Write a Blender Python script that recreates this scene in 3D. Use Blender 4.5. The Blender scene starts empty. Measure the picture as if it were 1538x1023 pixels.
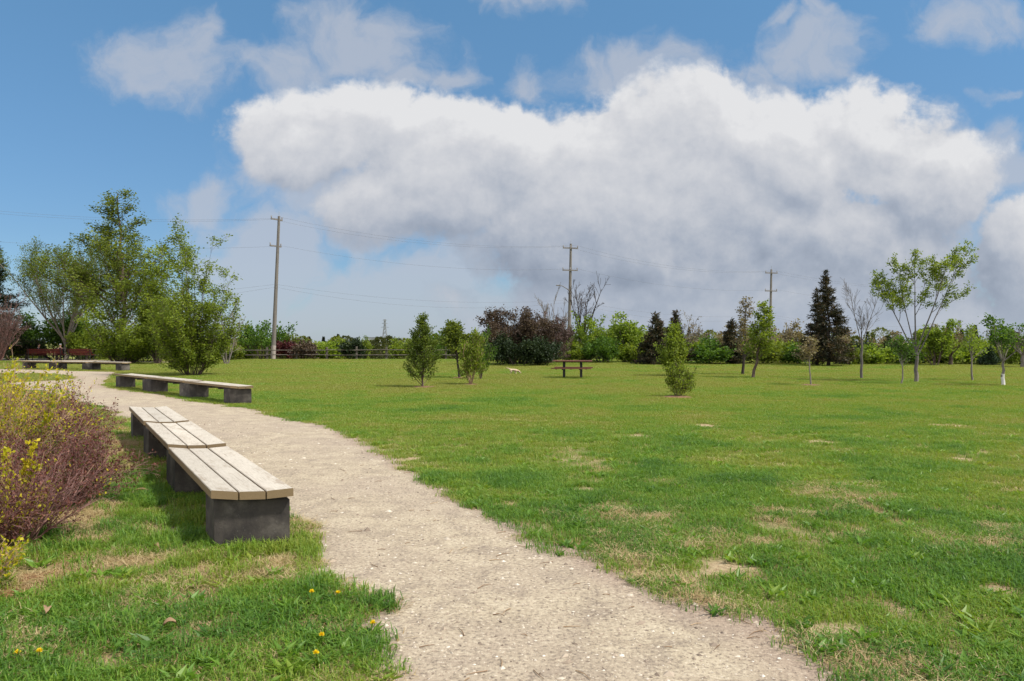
import bpy, bmesh, math, random
import numpy as np
from mathutils import Vector, Matrix
from mathutils.geometry import tessellate_polygon

SC = bpy.context.scene
COL = SC.collection
R = math.radians
F, CX, CY, EYE = 1200.0, 769.0, 512.0, 1.6      # focal length and centre used to survey the photograph, eye height
def G(px, py):                                   # a pixel of the level ground -> metres on the ground
    d = EYE * F / (py - CY)
    return ((px - CX) * d / F, d)
def gz(x, y):                                    # the meadow falls away beyond the fence
    return -np.clip((np.asarray(y, float) - 68.0) * 0.055, 0, 7.0)
def Z(py, d): return EYE + (CY - py) * d / F

# ------------------------------------------------------------------ mesh helpers
class MB:
    def __init__(s): s.v = []; s.f = []; s.n = 0; s.t = []
    def add(s, v, f, tint=None):
        v = np.asarray(v, float).reshape(-1, 3); f = np.asarray(f, int)
        s.v.append(v); s.f.append(f + s.n); s.n += len(v)
        s.t.append(np.full(len(f), .5) if tint is None else np.broadcast_to(np.asarray(tint, float), (len(f),)))
    def build(s, name, mat, parent=None, smooth=False, link=True):
        me = bpy.data.meshes.new(name)
        if s.v:
            V = np.concatenate(s.v); me.vertices.add(len(V)); me.vertices.foreach_set('co', V.ravel())
            tot = np.concatenate([np.full(len(f), f.shape[1]) for f in s.f])
            loops = np.concatenate([f.ravel() for f in s.f])
            me.loops.add(len(loops)); me.loops.foreach_set('vertex_index', loops)
            me.polygons.add(len(tot))
            me.polygons.foreach_set('loop_start', np.concatenate([[0], np.cumsum(tot)[:-1]]))
            me.polygons.foreach_set('loop_total', tot)
            a = me.attributes.new('tint', 'FLOAT', 'FACE'); a.data.foreach_set('value', np.concatenate(s.t))
            me.polygons.foreach_set('use_smooth', np.full(len(tot), smooth))
            me.update(calc_edges=True); me.validate()
        if mat: me.materials.append(mat)
        o = bpy.data.objects.new(name, me)
        if link: COL.objects.link(o)
        if parent: o.parent = parent
        return o
    # shapes
    def box(s, c, size, rot=0.0, tint=None, taper=1.0, tilt=None, bevel=0.0):
        h = np.array(size) / 2
        b = min(bevel, *(h * .9)) if bevel else 0
        if b:
            pts = []
            for sx in (-1, 1):
                for sy in (-1, 1):
                    for sz in (-1, 1):
                        for ax in range(3):
                            p = h - b; p = p.copy(); p[ax] = h[ax]; pts.append(p * (sx, sy, sz))
            P = np.array(pts)
            bm = bmesh.new()
            for p in P: bm.verts.new(p)
            bmesh.ops.convex_hull(bm, input=bm.verts[:])
            bm.verts.index_update()
            P = np.array([v.co[:] for v in bm.verts])
            fs = [[v.index for v in f.verts] for f in bm.faces]; bm.free()
        else:
            P = np.array([[x, y, z] for x in (-1, 1) for y in (-1, 1) for z in (-1, 1)]) * h
            fs = [[0, 1, 3, 2], [4, 6, 7, 5], [0, 4, 5, 1], [2, 3, 7, 6], [0, 2, 6, 4], [1, 5, 7, 3]]
        if taper != 1: k = np.where(P[:, 2] > 0, taper, 1)[:, None]; P[:, :2] *= k
        if tilt is not None: P = P @ np.array(tilt).T
        c_, s_ = math.cos(rot), math.sin(rot)
        P = P @ np.array([[c_, -s_, 0], [s_, c_, 0], [0, 0, 1]]).T + np.array(c)
        for n in set(map(len, fs)):
            s.add(P, [f for f in fs if len(f) == n], tint)
        return s
    def prism(s, bottom, z0, z1, tint=None):     # vertical prism on a convex outline
        b = np.array(bottom, float); n = len(b)
        P = np.concatenate([np.c_[b, np.full(n, z0)], np.c_[b, np.full(n, z1)]])
        s.add(P, [[i, (i + 1) % n, n + (i + 1) % n, n + i] for i in range(n)], tint)
        s.add(P, [list(range(n))[::-1]], tint); s.add(P, [[n + i for i in range(n)]], tint)
        return s
    def tubes(s, P, Rr, sides=4, tint=None):      # P (n,k,3) polylines, Rr (n,k) radii
        P = np.asarray(P, float); Rr = np.asarray(Rr, float)
        n, k, _ = P.shape
        if n == 0: return s
        T = np.gradient(P, axis=1); T /= np.linalg.norm(T, axis=2, keepdims=True) + 1e-9
        ref = np.where(np.abs(T[:, :1, 2:3]) > .9, np.array([1., 0, 0]), np.array([0, 0, 1.]))
        A = np.cross(T, np.broadcast_to(ref, T.shape)); A /= np.linalg.norm(A, axis=2, keepdims=True) + 1e-9
        B = np.cross(T, A)
        th = np.arange(sides) * 2 * math.pi / sides
        ring = P[:, :, None] + Rr[:, :, None, None] * (A[:, :, None] * np.cos(th)[:, None] + B[:, :, None] * np.sin(th)[:, None])
        V = ring.reshape(-1, 3)
        base = (np.arange(n) * k * sides)[:, None, None] + (np.arange(k - 1) * sides)[None, :, None]
        j = np.arange(sides); j2 = (j + 1) % sides
        q = np.stack([base + j, base + j2, base + j2 + sides, base + j + sides], -1).reshape(-1, 4)
        tt = None if tint is None else np.repeat(np.broadcast_to(tint, (n,)), (k - 1) * sides)
        s.add(V, q, tt)
        if sides > 4:
            e = (np.arange(n) * k * sides)[:, None]
            s.add(V, e + j[::-1]); s.add(V, e + (k - 1) * sides + j)
        return s
    def tube(s, pts, r, sides=8, tint=None):
        pts = np.array(pts, float); r = np.broadcast_to(np.asarray(r, float), (len(pts),))
        return s.tubes(pts[None], r[None], sides, tint)
    def leaves(s, C, D, L, W, rng, tint, flat=0.0):   # little folded leaf faces
        n = len(C)
        if n == 0: return s
        D = D / (np.linalg.norm(D, axis=1, keepdims=True) + 1e-9)
        rnd = rng.normal(size=(n, 3)); rnd[:, 2] += flat * 2
        S = np.cross(D, rnd); S /= np.linalg.norm(S, axis=1, keepdims=True) + 1e-9
        N = np.cross(S, D)
        L = np.broadcast_to(L, (n,))[:, None]; W = np.broadcast_to(W, (n,))[:, None]
        a = C; b = C + D * L * .45 + S * W * .5 + N * L * .08; c = C + D * L; d = C + D * L * .45 - S * W * .5 + N * L * .08
        V = np.stack([a, b, c, d], 1).reshape(-1, 3)
        i = np.arange(n)[:, None] * 4
        s.add(V, np.concatenate([i + [0, 1, 2], i + [0, 2, 3]]), np.concatenate([tint, tint]) if np.ndim(tint) else tint)
        return s

def empty(name, loc=(0, 0, 0), rz=0):
    o = bpy.data.objects.new(name, None); COL.objects.link(o)
    o.empty_display_size = .2; o.location = loc; o.rotation_euler.z = rz
    return o
def tag(o, label=None, cat=None, group=None, kind=None):
    if label: o['label'] = label
    if cat: o['category'] = cat
    if group: o['group'] = group
    if kind: o['kind'] = kind
    return o

# ------------------------------------------------------------------ materials
def nodes(name):
    m = bpy.data.materials.new(name); m.use_nodes = True
    nt = m.node_tree; nt.nodes.clear()
    out = nt.nodes.new('ShaderNodeOutputMaterial')
    return m, nt, out
def N(nt, t, **kw):
    n = nt.nodes.new(t)
    for k, v in kw.items():
        if k.startswith('i_'):
            key = k[2:]; key = int(key) if key.isdigit() else key.replace('_', ' ')
            n.inputs[key].default_value = v
        else: setattr(n, k, v)
    return n
def ramp(nt, fac, stops, interp='LINEAR'):
    r = nt.nodes.new('ShaderNodeValToRGB'); cr = r.color_ramp; cr.interpolation = interp
    while len(cr.elements) < len(stops): cr.elements.new(.5)
    for e, (p, c) in zip(cr.elements, stops): e.position = p; e.color = (*c, 1) if len(c) == 3 else c
    nt.links.new(fac, r.inputs[0]); return r.outputs[0]
def math_(nt, op, a, b=None, c=None, clamp=False):
    n = nt.nodes.new('ShaderNodeMath'); n.operation = op; n.use_clamp = clamp
    for i, x in enumerate((a, b, c)):
        if x is None: continue
        if hasattr(x, 'links'): nt.links.new(x, n.inputs[i])
        else: n.inputs[i].default_value = x
    return n.outputs[0]
def mixc(nt, fac, a, b, mode='MIX'):
    n = nt.nodes.new('ShaderNodeMix'); n.data_type = 'RGBA'; n.blend_type = mode
    for i, x in ((0, fac), (6, a), (7, b)):
        if hasattr(x, 'links'): nt.links.new(x, n.inputs[i])
        else: n.inputs[i].default_value = x if i == 0 else (*x, 1)
    return n.outputs[2]
def noise(nt, scale, detail=4, rough=.6, vec=None, dim='3D', dist=0):
    n = N(nt, 'ShaderNodeTexNoise', noise_dimensions=dim)
    n.inputs['Scale'].default_value = scale; n.inputs['Detail'].default_value = detail
    n.inputs['Roughness'].default_value = rough; n.inputs['Distortion'].default_value = dist
    if vec is not None: nt.links.new(vec, n.inputs['Vector'])
    return n.outputs['Fac']
def bump(nt, h, strength=.5, dist=.01):
    b = N(nt, 'ShaderNodeBump'); b.inputs['Strength'].default_value = strength; b.inputs['Distance'].default_value = dist
    nt.links.new(h, b.inputs['Height']); return b.outputs['Normal']
def objco(nt): return N(nt, 'ShaderNodeTexCoord').outputs['Object']
def scaled(nt, vec, s):
    m = N(nt, 'ShaderNodeMapping'); m.inputs['Scale'].default_value = s
    nt.links.new(vec, m.inputs['Vector']); return m.outputs['Vector']

def mat_plain(name, c1, c2, scale=8, rough=.8, stretch=(1, 1, 1), metal=0, bmp=.3, detail=6, bdist=.004):
    m, nt, out = nodes(name)
    v = scaled(nt, objco(nt), stretch)
    f = noise(nt, scale, detail, .65, v)
    col = ramp(nt, f, [(.3, c1), (.7, c2)])
    p = N(nt, 'ShaderNodeBsdfPrincipled'); p.inputs['Roughness'].default_value = rough; p.inputs['Metallic'].default_value = metal
    p.inputs['Specular IOR Level'].default_value = .3
    nt.links.new(col, p.inputs['Base Color']); nt.links.new(bump(nt, f, bmp, bdist), p.inputs['Normal'])
    nt.links.new(p.outputs[0], out.inputs[0]); return m

def mat_leaf(name, cols, trans=.4, rough=.55, attr_type='GEOMETRY', spec=.25):
    m, nt, out = nodes(name)
    a = N(nt, 'ShaderNodeAttribute', attribute_type='GEOMETRY', attribute_name='tint')
    fac = a.outputs['Fac']
    if attr_type == 'INSTANCER':
        b = N(nt, 'ShaderNodeAttribute', attribute_type='INSTANCER', attribute_name='tint')
        fac = math_(nt, 'ADD', math_(nt, 'MULTIPLY', a.outputs['Fac'], .35), math_(nt, 'MULTIPLY', b.outputs['Fac'], .65))
    n = len(cols)
    col = ramp(nt, fac, [(i / (n - 1), c) for i, c in enumerate(cols)])
    p = N(nt, 'ShaderNodeBsdfPrincipled'); p.inputs['Roughness'].default_value = rough
    p.inputs['Specular IOR Level'].default_value = spec
    nt.links.new(col, p.inputs['Base Color'])
    t = N(nt, 'ShaderNodeBsdfTranslucent')
    tc = mixc(nt, 1.0, col, (1.25, 1.2, .6), 'MULTIPLY'); nt.links.new(tc, t.inputs['Color'])
    mx = N(nt, 'ShaderNodeMixShader'); mx.inputs[0].default_value = trans
    nt.links.new(p.outputs[0], mx.inputs[1]); nt.links.new(t.outputs[0], mx.inputs[2])
    nt.links.new(mx.outputs[0], out.inputs[0]); return m

M = {}
M['bark_grey'] = mat_plain('grey bark', (.10, .085, .07), (.24, .21, .18), 14, .9, (1, 1, .25), bmp=.6)
M['bark_mid'] = mat_plain('mid grey bark', (.065, .057, .054), (.155, .135, .125), 14, .9, (1, 1, .25), bmp=.6)
M['bark_brown'] = mat_plain('brown bark', (.05, .035, .027), (.14, .10, .075), 14, .9, (1, 1, .25), bmp=.6)
M['bark_dark'] = mat_plain('dark bark', (.018, .014, .011), (.06, .045, .036), 14, .9, (1, 1, .25), bmp=.6)
M['bark_pale'] = mat_plain('pale bark', (.20, .17, .15), (.40, .35, .31), 10, .9, (1, 1, .25), bmp=.4)
M['bark_white'] = mat_plain('whitewashed bark', (.52, .50, .46), (.72, .70, .66), 10, .9, (1, 1, .3), bmp=.4)
M['twig_purple'] = mat_plain('purple brown twig', (.11, .050, .048), (.29, .165, .14), 25, .8)
M['twig_tan'] = mat_plain('tan twig', (.22, .13, .085), (.42, .28, .18), 25, .8)
M['leaf_poplar'] = mat_leaf('poplar leaf', [(.068, .105, .012), (.160, .220, .024), (.29, .35, .05)], .5)
M['leaf_olive'] = mat_leaf('olive leaf', [(.050, .074, .012), (.115, .155, .022), (.215, .255, .042)], .5)
M['leaf_sapling'] = mat_leaf('sapling leaf', [(.040, .066, .010), (.095, .140, .020), (.19, .235, .04)], .5)
M['leaf_fresh'] = mat_leaf('fresh leaf', [(.08, .13, .012), (.17, .25, .026), (.30, .38, .055)], .5)
M['leaf_green'] = mat_leaf('green leaf', [(.028, .062, .009), (.065, .135, .016), (.14, .23, .03)], .45)
M['leaf_dark'] = mat_leaf('dark leaf', [(.008, .016, .006), (.018, .034, .010), (.04, .058, .017)], .2)
M['leaf_yellow'] = mat_leaf('yellow green leaf', [(.12, .12, .015), (.24, .22, .025), (.38, .31, .05)], .45)
M['leaf_bud'] = mat_leaf('pale bud', [(.10, .075, .045), (.20, .16, .09), (.26, .24, .12)], .35)
M['needle_dark'] = mat_leaf('spruce needle', [(.016, .024, .012), (.042, .040, .020), (.12, .075, .038)], .2, .6)
M['needle_green'] = mat_leaf('young spruce needle', [(.012, .030, .014), (.028, .055, .024), (.055, .085, .03)], .15, .6)
M['leaf_bronze'] = mat_leaf('bronze shrub leaf', [(.028, .018, .015), (.072, .048, .034), (.125, .09, .05)], .25)
M['leaf_mauve'] = mat_leaf('mauve shrub bud', [(.045, .030, .030), (.10, .070, .064), (.155, .115, .10)], .25)
M['leaf_red'] = mat_leaf('dark red leaf', [(.03, .007, .010), (.075, .018, .022), (.13, .04, .035)], .3)
M['leaf_purple'] = mat_leaf('purple brown leaflet', [(.050, .014, .014), (.135, .045, .036), (.26, .12, .085)], .3)
M['leaf_gold'] = mat_leaf('golden spirea leaf', [(.26, .27, .012), (.48, .45, .02), (.66, .52, .05)], .5)
M['leaf_dry'] = mat_leaf('dry leaf', [(.14, .08, .04), (.25, .16, .09), (.38, .27, .16)], .2)
M['straw'] = mat_leaf('dry straw', [(.27, .18, .085), (.41, .315, .165), (.55, .455, .27)], .3, attr_type='INSTANCER')
M['grass'] = mat_leaf('grass blade', [(.050, .125, .022), (.125, .245, .028), (.215, .285, .036), (.275, .255, .07)], .42, .45, 'INSTANCER', .3)
M['mulch'] = mat_plain('wood mulch', (.10, .045, .028), (.26, .14, .09), 30, .95, bmp=1, bdist=.02)
M['dandelion'] = mat_leaf('dandelion petal', [(.62, .42, .01), (.80, .60, .012), (.86, .70, .02)], .2)
M['metal_dark'] = mat_plain('dark painted metal', (.014, .014, .014), (.03, .028, .028), 12, .5, bmp=.1)
M['metal_grey'] = mat_plain('galvanised metal', (.25, .26, .27), (.38, .39, .40), 10, .45, metal=.6, bmp=.1)
M['red_wood'] = mat_plain('red stained wood', (.060, .008, .007), (.115, .018, .013), 10, .6, (.3, 3, 3))
M['table_wood'] = mat_plain('brown stained wood', (.075, .028, .016), (.16, .062, .034), 10, .65, (.4, 4, 4))
M['pole_wood'] = mat_plain('weathered pole wood', (.095, .085, .075), (.20, .18, .16), 9, .9, (1.5, 1.5, .08), bmp=.5)
M['fence_wood'] = mat_plain('grey fence wood', (.055, .047, .04), (.14, .12, .10), 8, .9, (.3, 3, 1))
M['wire'] = mat_plain('cable', (.10, .10, .11), (.14, .14, .15), 3, .6)
M['ceramic'] = mat_plain('insulator ceramic', (.20, .18, .17), (.32, .30, .29), 5, .3)
M['steel_far'] = mat_plain('tower steel', (.15, .165, .18), (.22, .235, .25), 2, .6)
M['white_wall'] = mat_plain('white cladding', (.62, .63, .65), (.78, .79, .80), 2, .7)
M['brown_wall'] = mat_plain('brown brick', (.13, .08, .07), (.24, .15, .13), 4, .9)
M['glass'] = mat_plain('dark window glass', (.03, .04, .05), (.06, .07, .09), 2, .1)
M['skin'] = mat_plain('skin', (.40, .23, .17), (.50, .30, .22), 12, .5, bmp=.05)
M['cloth_black'] = mat_plain('black cloth', (.008, .008, .012), (.022, .022, .03), 30, .9)
M['cloth_navy'] = mat_plain('navy cloth', (.012, .012, .03), (.03, .03, .06), 30, .9)
M['cloth_white'] = mat_plain('white cloth', (.55, .55, .58), (.72, .72, .74), 30, .9)
M['cloth_grey'] = mat_plain('grey cloth', (.14, .14, .16), (.26, .26, .28), 30, .9)
M['hair_dark'] = mat_plain('dark hair', (.008, .006, .005), (.03, .022, .018), 40, .5)
M['fur'] = mat_plain('cream and tan fur', (.30, .19, .10), (.66, .56, .42), 5, .9, detail=3)
M['fur_dark'] = mat_plain('dark nose', (.01, .008, .008), (.03, .02, .02), 20, .5)

# grey weathered plank
def mat_plank():
    m, nt, out = nodes('weathered bench plank')
    co = objco(nt)
    a = N(nt, 'ShaderNodeAttribute', attribute_type='GEOMETRY', attribute_name='tint').outputs['Fac']
    uv = N(nt, 'ShaderNodeAttribute', attribute_type='GEOMETRY', attribute_name='grain').outputs['Vector']
    g = noise(nt, 6, 8, .7, scaled(nt, uv, (1.2, 30, 30)))
    big = noise(nt, 1.6, 5, .6, scaled(nt, uv, (1, 2.2, 2)))
    fine = noise(nt, 60, 3, .6, scaled(nt, uv, (1, 1, 1)))
    col = ramp(nt, g, [(.28, (.15, .13, .108)), (.46, (.37, .335, .285)), (.8, (.56, .52, .455))])
    col = mixc(nt, math_(nt, 'MULTIPLY', ramp(nt, big, [(.35, (0, 0, 0)), (.7, (1, 1, 1))]), .55), col, (.49, .455, .40))
    stain = ramp(nt, noise(nt, 3.1, 6, .7, scaled(nt, uv, (1, 3, 3))), [(.52, (0, 0, 0)), (.68, (1, 1, 1))])
    col = mixc(nt, math_(nt, 'MULTIPLY', stain, .6), col, (.22, .17, .12))
    cr = noise(nt, 3, 3, .5, scaled(nt, uv, (.5, 55, 1)), dist=.4); col = mixc(nt, ramp(nt, cr, [(.27, (.85, .85, .85)), (.33, (0, 0, 0))]), col, (.07, .055, .04))
    tone = ramp(nt, a, [(0, (.86, .85, .83)), (1, (1.08, 1.06, 1.03))])
    col = mixc(nt, 1, col, tone, 'MULTIPLY')
    # the cut ends and sides of the planks are browner than the sun bleached tops
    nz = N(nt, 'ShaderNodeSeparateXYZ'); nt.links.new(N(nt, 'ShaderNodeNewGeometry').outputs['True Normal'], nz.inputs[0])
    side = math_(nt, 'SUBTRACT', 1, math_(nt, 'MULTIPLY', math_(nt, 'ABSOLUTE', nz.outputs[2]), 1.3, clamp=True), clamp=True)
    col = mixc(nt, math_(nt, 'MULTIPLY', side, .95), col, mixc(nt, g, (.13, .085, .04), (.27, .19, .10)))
    p = N(nt, 'ShaderNodeBsdfPrincipled'); p.inputs['Roughness'].default_value = .8; p.inputs['Specular IOR Level'].default_value = .25
    nt.links.new(col, p.inputs['Base Color'])
    h = math_(nt, 'ADD', g, math_(nt, 'MULTIPLY', fine, .3))
    nt.links.new(bump(nt, h, .5, .004), p.inputs['Normal']); nt.links.new(p.outputs[0], out.inputs[0]); return m
M['plank'] = mat_plank()
def mat_concrete():
    m, nt, out = nodes('dark stained concrete block')
    co = objco(nt)
    a = noise(nt, 2.5, 7, .65, co); b = noise(nt, 45, 4, .7, co); c = noise(nt, 5, 5, .6, scaled(nt, co, (1, 1, .35)))
    col = ramp(nt, a, [(.3, (.020, .018, .020)), (.5, (.062, .054, .048)), (.72, (.18, .16, .135))])
    col = mixc(nt, math_(nt, 'MULTIPLY', ramp(nt, c, [(.45, (0, 0, 0)), (.7, (1, 1, 1))]), .5), col, (.085, .072, .06))
    col = mixc(nt, ramp(nt, b, [(.62, (0, 0, 0)), (.75, (.5, .5, .5))]), col, (.20, .19, .17))
    p = N(nt, 'ShaderNodeBsdfPrincipled'); p.inputs['Roughness'].default_value = .9; p.inputs['Specular IOR Level'].default_value = .2
    nt.links.new(col, p.inputs['Base Color']); nt.links.new(bump(nt, math_(nt, 'ADD', a, math_(nt, 'MULTIPLY', b, .4)), .6, .01), p.inputs['Normal'])
    nt.links.new(p.outputs[0], out.inputs[0]); return m
M['concrete'] = mat_concrete()

def mat_path():
    m, nt, out = nodes('crushed stone path')
    co = objco(nt)
    big = noise(nt, .45, 5, .6, co); mid = noise(nt, 3.2, 6, .7, co, dist=.6); fine = noise(nt, 38, 5, .75, co); grit = noise(nt, 120, 2, .6, co)
    v = N(nt, 'ShaderNodeTexVoronoi'); v.inputs['Scale'].default_value = 70; nt.links.new(co, v.inputs['Vector'])
    col = ramp(nt, mid, [(.25, (.20, .160, .125)), (.5, (.355, .295, .212)), (.75, (.47, .402, .295))])
    col = mixc(nt, ramp(nt, big, [(.42, (0, 0, 0)), (.68, (.75, .75, .75))]), col, (.31, .25, .195))
    col = mixc(nt, ramp(nt, fine, [(.32, (.95, .95, .95)), (.50, (0, 0, 0))]), col, (.115, .092, .075))
    col = mixc(nt, ramp(nt, fine, [(.56, (0, 0, 0)), (.70, (.75, .75, .75))]), col, (.62, .55, .43))
    sk = noise(nt, 14, 6, .8, scaled(nt, co, (1, .45, 1)))
    col = mixc(nt, ramp(nt, sk, [(.26, (.8, .8, .8)), (.42, (0, 0, 0))]), col, (.17, .135, .095))
    edge = N(nt, 'ShaderNodeAttribute', attribute_type='GEOMETRY', attribute_name='edge').outputs['Fac']
    ef = math_(nt, 'MULTIPLY', edge, math_(nt, 'ADD', .3, math_(nt, 'MULTIPLY', mid, 1.0)), clamp=True)
    col = mixc(nt, ef, col, mixc(nt, fine, (.13, .085, .065), (.34, .245, .20)))
    p = N(nt, 'ShaderNodeBsdfPrincipled'); p.inputs['Roughness'].default_value = .95; p.inputs['Specular IOR Level'].default_value = .15
    nt.links.new(col, p.inputs['Base Color'])
    h = math_(nt, 'ADD', math_(nt, 'MULTIPLY', fine, 1.0), math_(nt, 'ADD', math_(nt, 'MULTIPLY', grit, .5), math_(nt, 'MULTIPLY', mid, .35)))
    nt.links.new(bump(nt, h, .8, .012), p.inputs['Normal']); nt.links.new(p.outputs[0], out.inputs[0]); return m
M['path'] = mat_path()

def mat_lawn():
    m, nt, out = nodes('lawn earth and thatch')
    co = objco(nt)
    big = noise(nt, .16, 4, .6, scaled(nt, co, (1, .55, 1))); mid = noise(nt, 1.4, 5, .65, co); fine = noise(nt, 22, 5, .75, co)
    g = ramp(nt, fine, [(.2, (.055, .085, .014)), (.5, (.13, .165, .028)), (.8, (.25, .25, .07))])
    g2 = ramp(nt, fine, [(.2, (.10, .11, .025)), (.5, (.21, .20, .05)), (.8, (.34, .30, .10))])
    sp = N(nt, 'ShaderNodeSeparateXYZ'); nt.links.new(co, sp.inputs[0])
    far = N(nt, 'ShaderNodeMapRange'); far.inputs[1].default_value = 9; far.inputs[2].default_value = 40; far.inputs[3].default_value = 0; far.inputs[4].default_value = .75
    nt.links.new(sp.outputs[1], far.inputs[0])
    f = math_(nt, 'ADD', far.outputs[0], math_(nt, 'MULTIPLY', math_(nt, 'SUBTRACT', big, .5), 1.6), clamp=True)
    col = mixc(nt, f, g, g2)
    col = mixc(nt, ramp(nt, mid, [(.35, (.55, .55, .55)), (.6, (0, 0, 0))]), col, (.05, .09, .016))
    bare = N(nt, 'ShaderNodeAttribute', attribute_type='GEOMETRY', attribute_name='bare').outputs['Fac']
    mul = N(nt, 'ShaderNodeAttribute', attribute_type='GEOMETRY', attribute_name='litter').outputs['Fac']
    soil = ramp(nt, fine, [(.25, (.17, .115, .065)), (.5, (.33, .25, .15)), (.75, (.50, .41, .27))])
    lit = ramp(nt, noise(nt, 30, 5, .75, scaled(nt, co, (1, .4, 1))), [(.3, (.085, .033, .018)), (.5, (.22, .10, .055)), (.72, (.42, .26, .13))])
    bf = math_(nt, 'MULTIPLY', bare, math_(nt, 'ADD', .75, math_(nt, 'MULTIPLY', mid, .6)), clamp=True)
    col = mixc(nt, bf, col, soil); col = mixc(nt, mul, col, lit)
    p = N(nt, 'ShaderNodeBsdfPrincipled'); p.inputs['Roughness'].default_value = .95; p.inputs['Specular IOR Level'].default_value = .1
    nt.links.new(col, p.inputs['Base Color'])
    nt.links.new(bump(nt, math_(nt, 'ADD', fine, mid), .9, .03), p.inputs['Normal']); nt.links.new(p.outputs[0], out.inputs[0]); return m
M['lawn'] = mat_lawn()

# ------------------------------------------------------------------ plan of the paths
def vnoise(x, y, s, seed=0):                      # smooth value noise for layout
    x = np.asarray(x, float) * s; y = np.asarray(y, float) * s
    xi = np.floor(x).astype(int); yi = np.floor(y).astype(int); fx = x - xi; fy = y - yi
    fx = fx * fx * (3 - 2 * fx); fy = fy * fy * (3 - 2 * fy)
    def h(a, b):
        n = (a * 374761393 + b * 668265263 + seed * 974711) & 0x7fffffff
        n = ((n ^ (n >> 13)) * 1274126177) & 0x7fffffff
        return ((n ^ (n >> 16)) & 0xffff) / 65535.0
    return (h(xi, yi) * (1 - fx) + h(xi + 1, yi) * fx) * (1 - fy) + (h(xi, yi + 1) * (1 - fx) + h(xi + 1, yi + 1) * fx) * fy
def fbm(x, y, s, seed=0, o=4):
    r = 0; a = .5; t = 0
    for k in range(o): r = r + a * vnoise(x, y, s * 2 ** k, seed + k); t += a; a *= .55
    return r / t
MAIN = [(1700, 1230), (1420, 1085), (1335, 1023), (1235, 975), (1140, 935), (1070, 905), (1005, 880), (940, 857), (880, 833), (820, 805), (745, 775), (690, 745),
        (640, 715), (590, 688), (545, 664), (520, 648), (478, 636), (440, 631), (400, 618), (345, 608), (300, 604), (255, 595), (215, 589), (175, 583), (164, 578), (166, 572), (180, 564), (184, 559),
        (140, 558.5), (100, 557.2), (60, 556), (20, 555), (-60, 553), (-250, 550), (-250, 560), (-60, 562), (0, 562), (60, 562.5), (96, 565), (104, 568), (95, 571), (60, 573), (20, 574), (-10, 577), (20, 584), (80, 598), (140, 612), (185, 630)]
MAIN = [G(*p) for p in MAIN]
MAIN += [(-5.35, 13.2), (-4.25, 11.1), (-3.0, 8.8), (-2.0, 7.0), (-1.62, 6.35)]
MAIN += [G(*p) for p in [(438, 800), (448, 822), (460, 842), (448, 858), (468, 875), (505, 893), (545, 910), (522, 925), (515, 940), (532, 965), (560, 995), (578, 1023), (620, 1085), (670, 1230)]]
BAND = [G(*p) for p in [(-300, 536.0), (0, 538.8), (110, 540), (200, 543), (330, 545.5), (330, 546.4), (240, 546), (150, 545.2), (0, 543.8), (-300, 541)]]
STRIP = [G(*p) for p in [(325, 559.5), (360, 557.5), (420, 557), (470, 559), (492, 561), (440, 562.2), (360, 562.2)]]
def densify(poly, step0, amp, seed):
    rng = np.random.default_rng(seed); out = []
    P = np.array(poly); n = len(P)
    for i in range(n):
        a, b = P[i], P[(i + 1) % n]; L = np.linalg.norm(b - a)
        st = step0 * max(1, np.linalg.norm(a) / 8)
        k = max(1, int(L / st)); nrm = np.array([-(b - a)[1], (b - a)[0]]) / (L + 1e-9)
        for j in range(k):
            q = a + (b - a) * j / k
            w = (fbm(q[0], q[1], 2.2, seed, 4) - .5) * 2 * amp * min(2.2, max(1, np.linalg.norm(q) / 12))
            out.append(q + nrm * w)
    return np.array(out)
P_MAIN, P_BAND, P_STRIP = densify(MAIN, .06, .17, 3), densify(BAND, .2, .15, 5), densify(STRIP, .2, .3, 6)
def inside(poly, x, y):
    r = np.zeros(len(x), bool); n = len(poly)
    for i in range(n):
        x1, y1 = poly[i]; x2, y2 = poly[i - 1]
        c = ((y1 > y) != (y2 > y))
        if c.any(): r ^= c & (x < (x2 - x1) * (y - y1) / (y2 - y1 + 1e-12) + x1)
    return r
def dist_to(poly, x, y):
    P = np.array(poly); d = np.full(len(x), 1e9)
    for i in range(len(P)):
        a, b = P[i - 1], P[i]; ab = b - a; L = ab @ ab + 1e-12
        t = np.clip(((x - a[0]) * ab[0] + (y - a[1]) * ab[1]) / L, 0, 1)
        d = np.minimum(d, (x - a[0] - t * ab[0]) ** 2 + (y - a[1] - t * ab[1]) ** 2)
    return np.sqrt(d)
# worn spots in the grass: pixel centre and pixel radii
SPOTS = [(770, 760, 22, 4), (893, 802, 20, 5), (735, 747, 13, 3), (705, 730, 11, 2.5), (890, 737, 40, 4), (1000, 783, 32, 4), (1080, 858, 75, 17), (1150, 815, 26, 10), (1165, 768, 22, 4),
         (1150, 735, 16, 4), (1290, 797, 16, 6), (1355, 805, 42, 9), (1320, 845, 40, 11), (1375, 862, 30, 7), (1480, 820, 36, 11), (1470, 755, 22, 5), (1400, 765, 28, 5), (1325, 708, 16, 4),
         (1060, 905, 55, 16), (1250, 940, 44, 12), (1360, 915, 44, 12), (1530, 765, 16, 4), (820, 772, 15, 3), (1500, 890, 40, 12), (1440, 985, 60, 16), (1330, 990, 40, 12), (1180, 905, 40, 9),
         (300, 893, 52, 9), (200, 910, 44, 9), (170, 990, 60, 18), (275, 960, 46, 12), (385, 975, 30, 8), (240, 800, 40, 14), (190, 850, 50, 13), (265, 838, 40, 16), (95, 905, 40, 14), (330, 930, 30, 8),
         (470, 925, 30, 8), (420, 905, 26, 6), (620, 690, 10, 3), (1060, 640, 30, 3), (960, 655, 26, 2.5), (1240, 665, 30, 3), (1420, 640, 40, 3), (1440, 690, 24, 4), (860, 700, 24, 3), (215, 618, 30, 8)]
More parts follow.
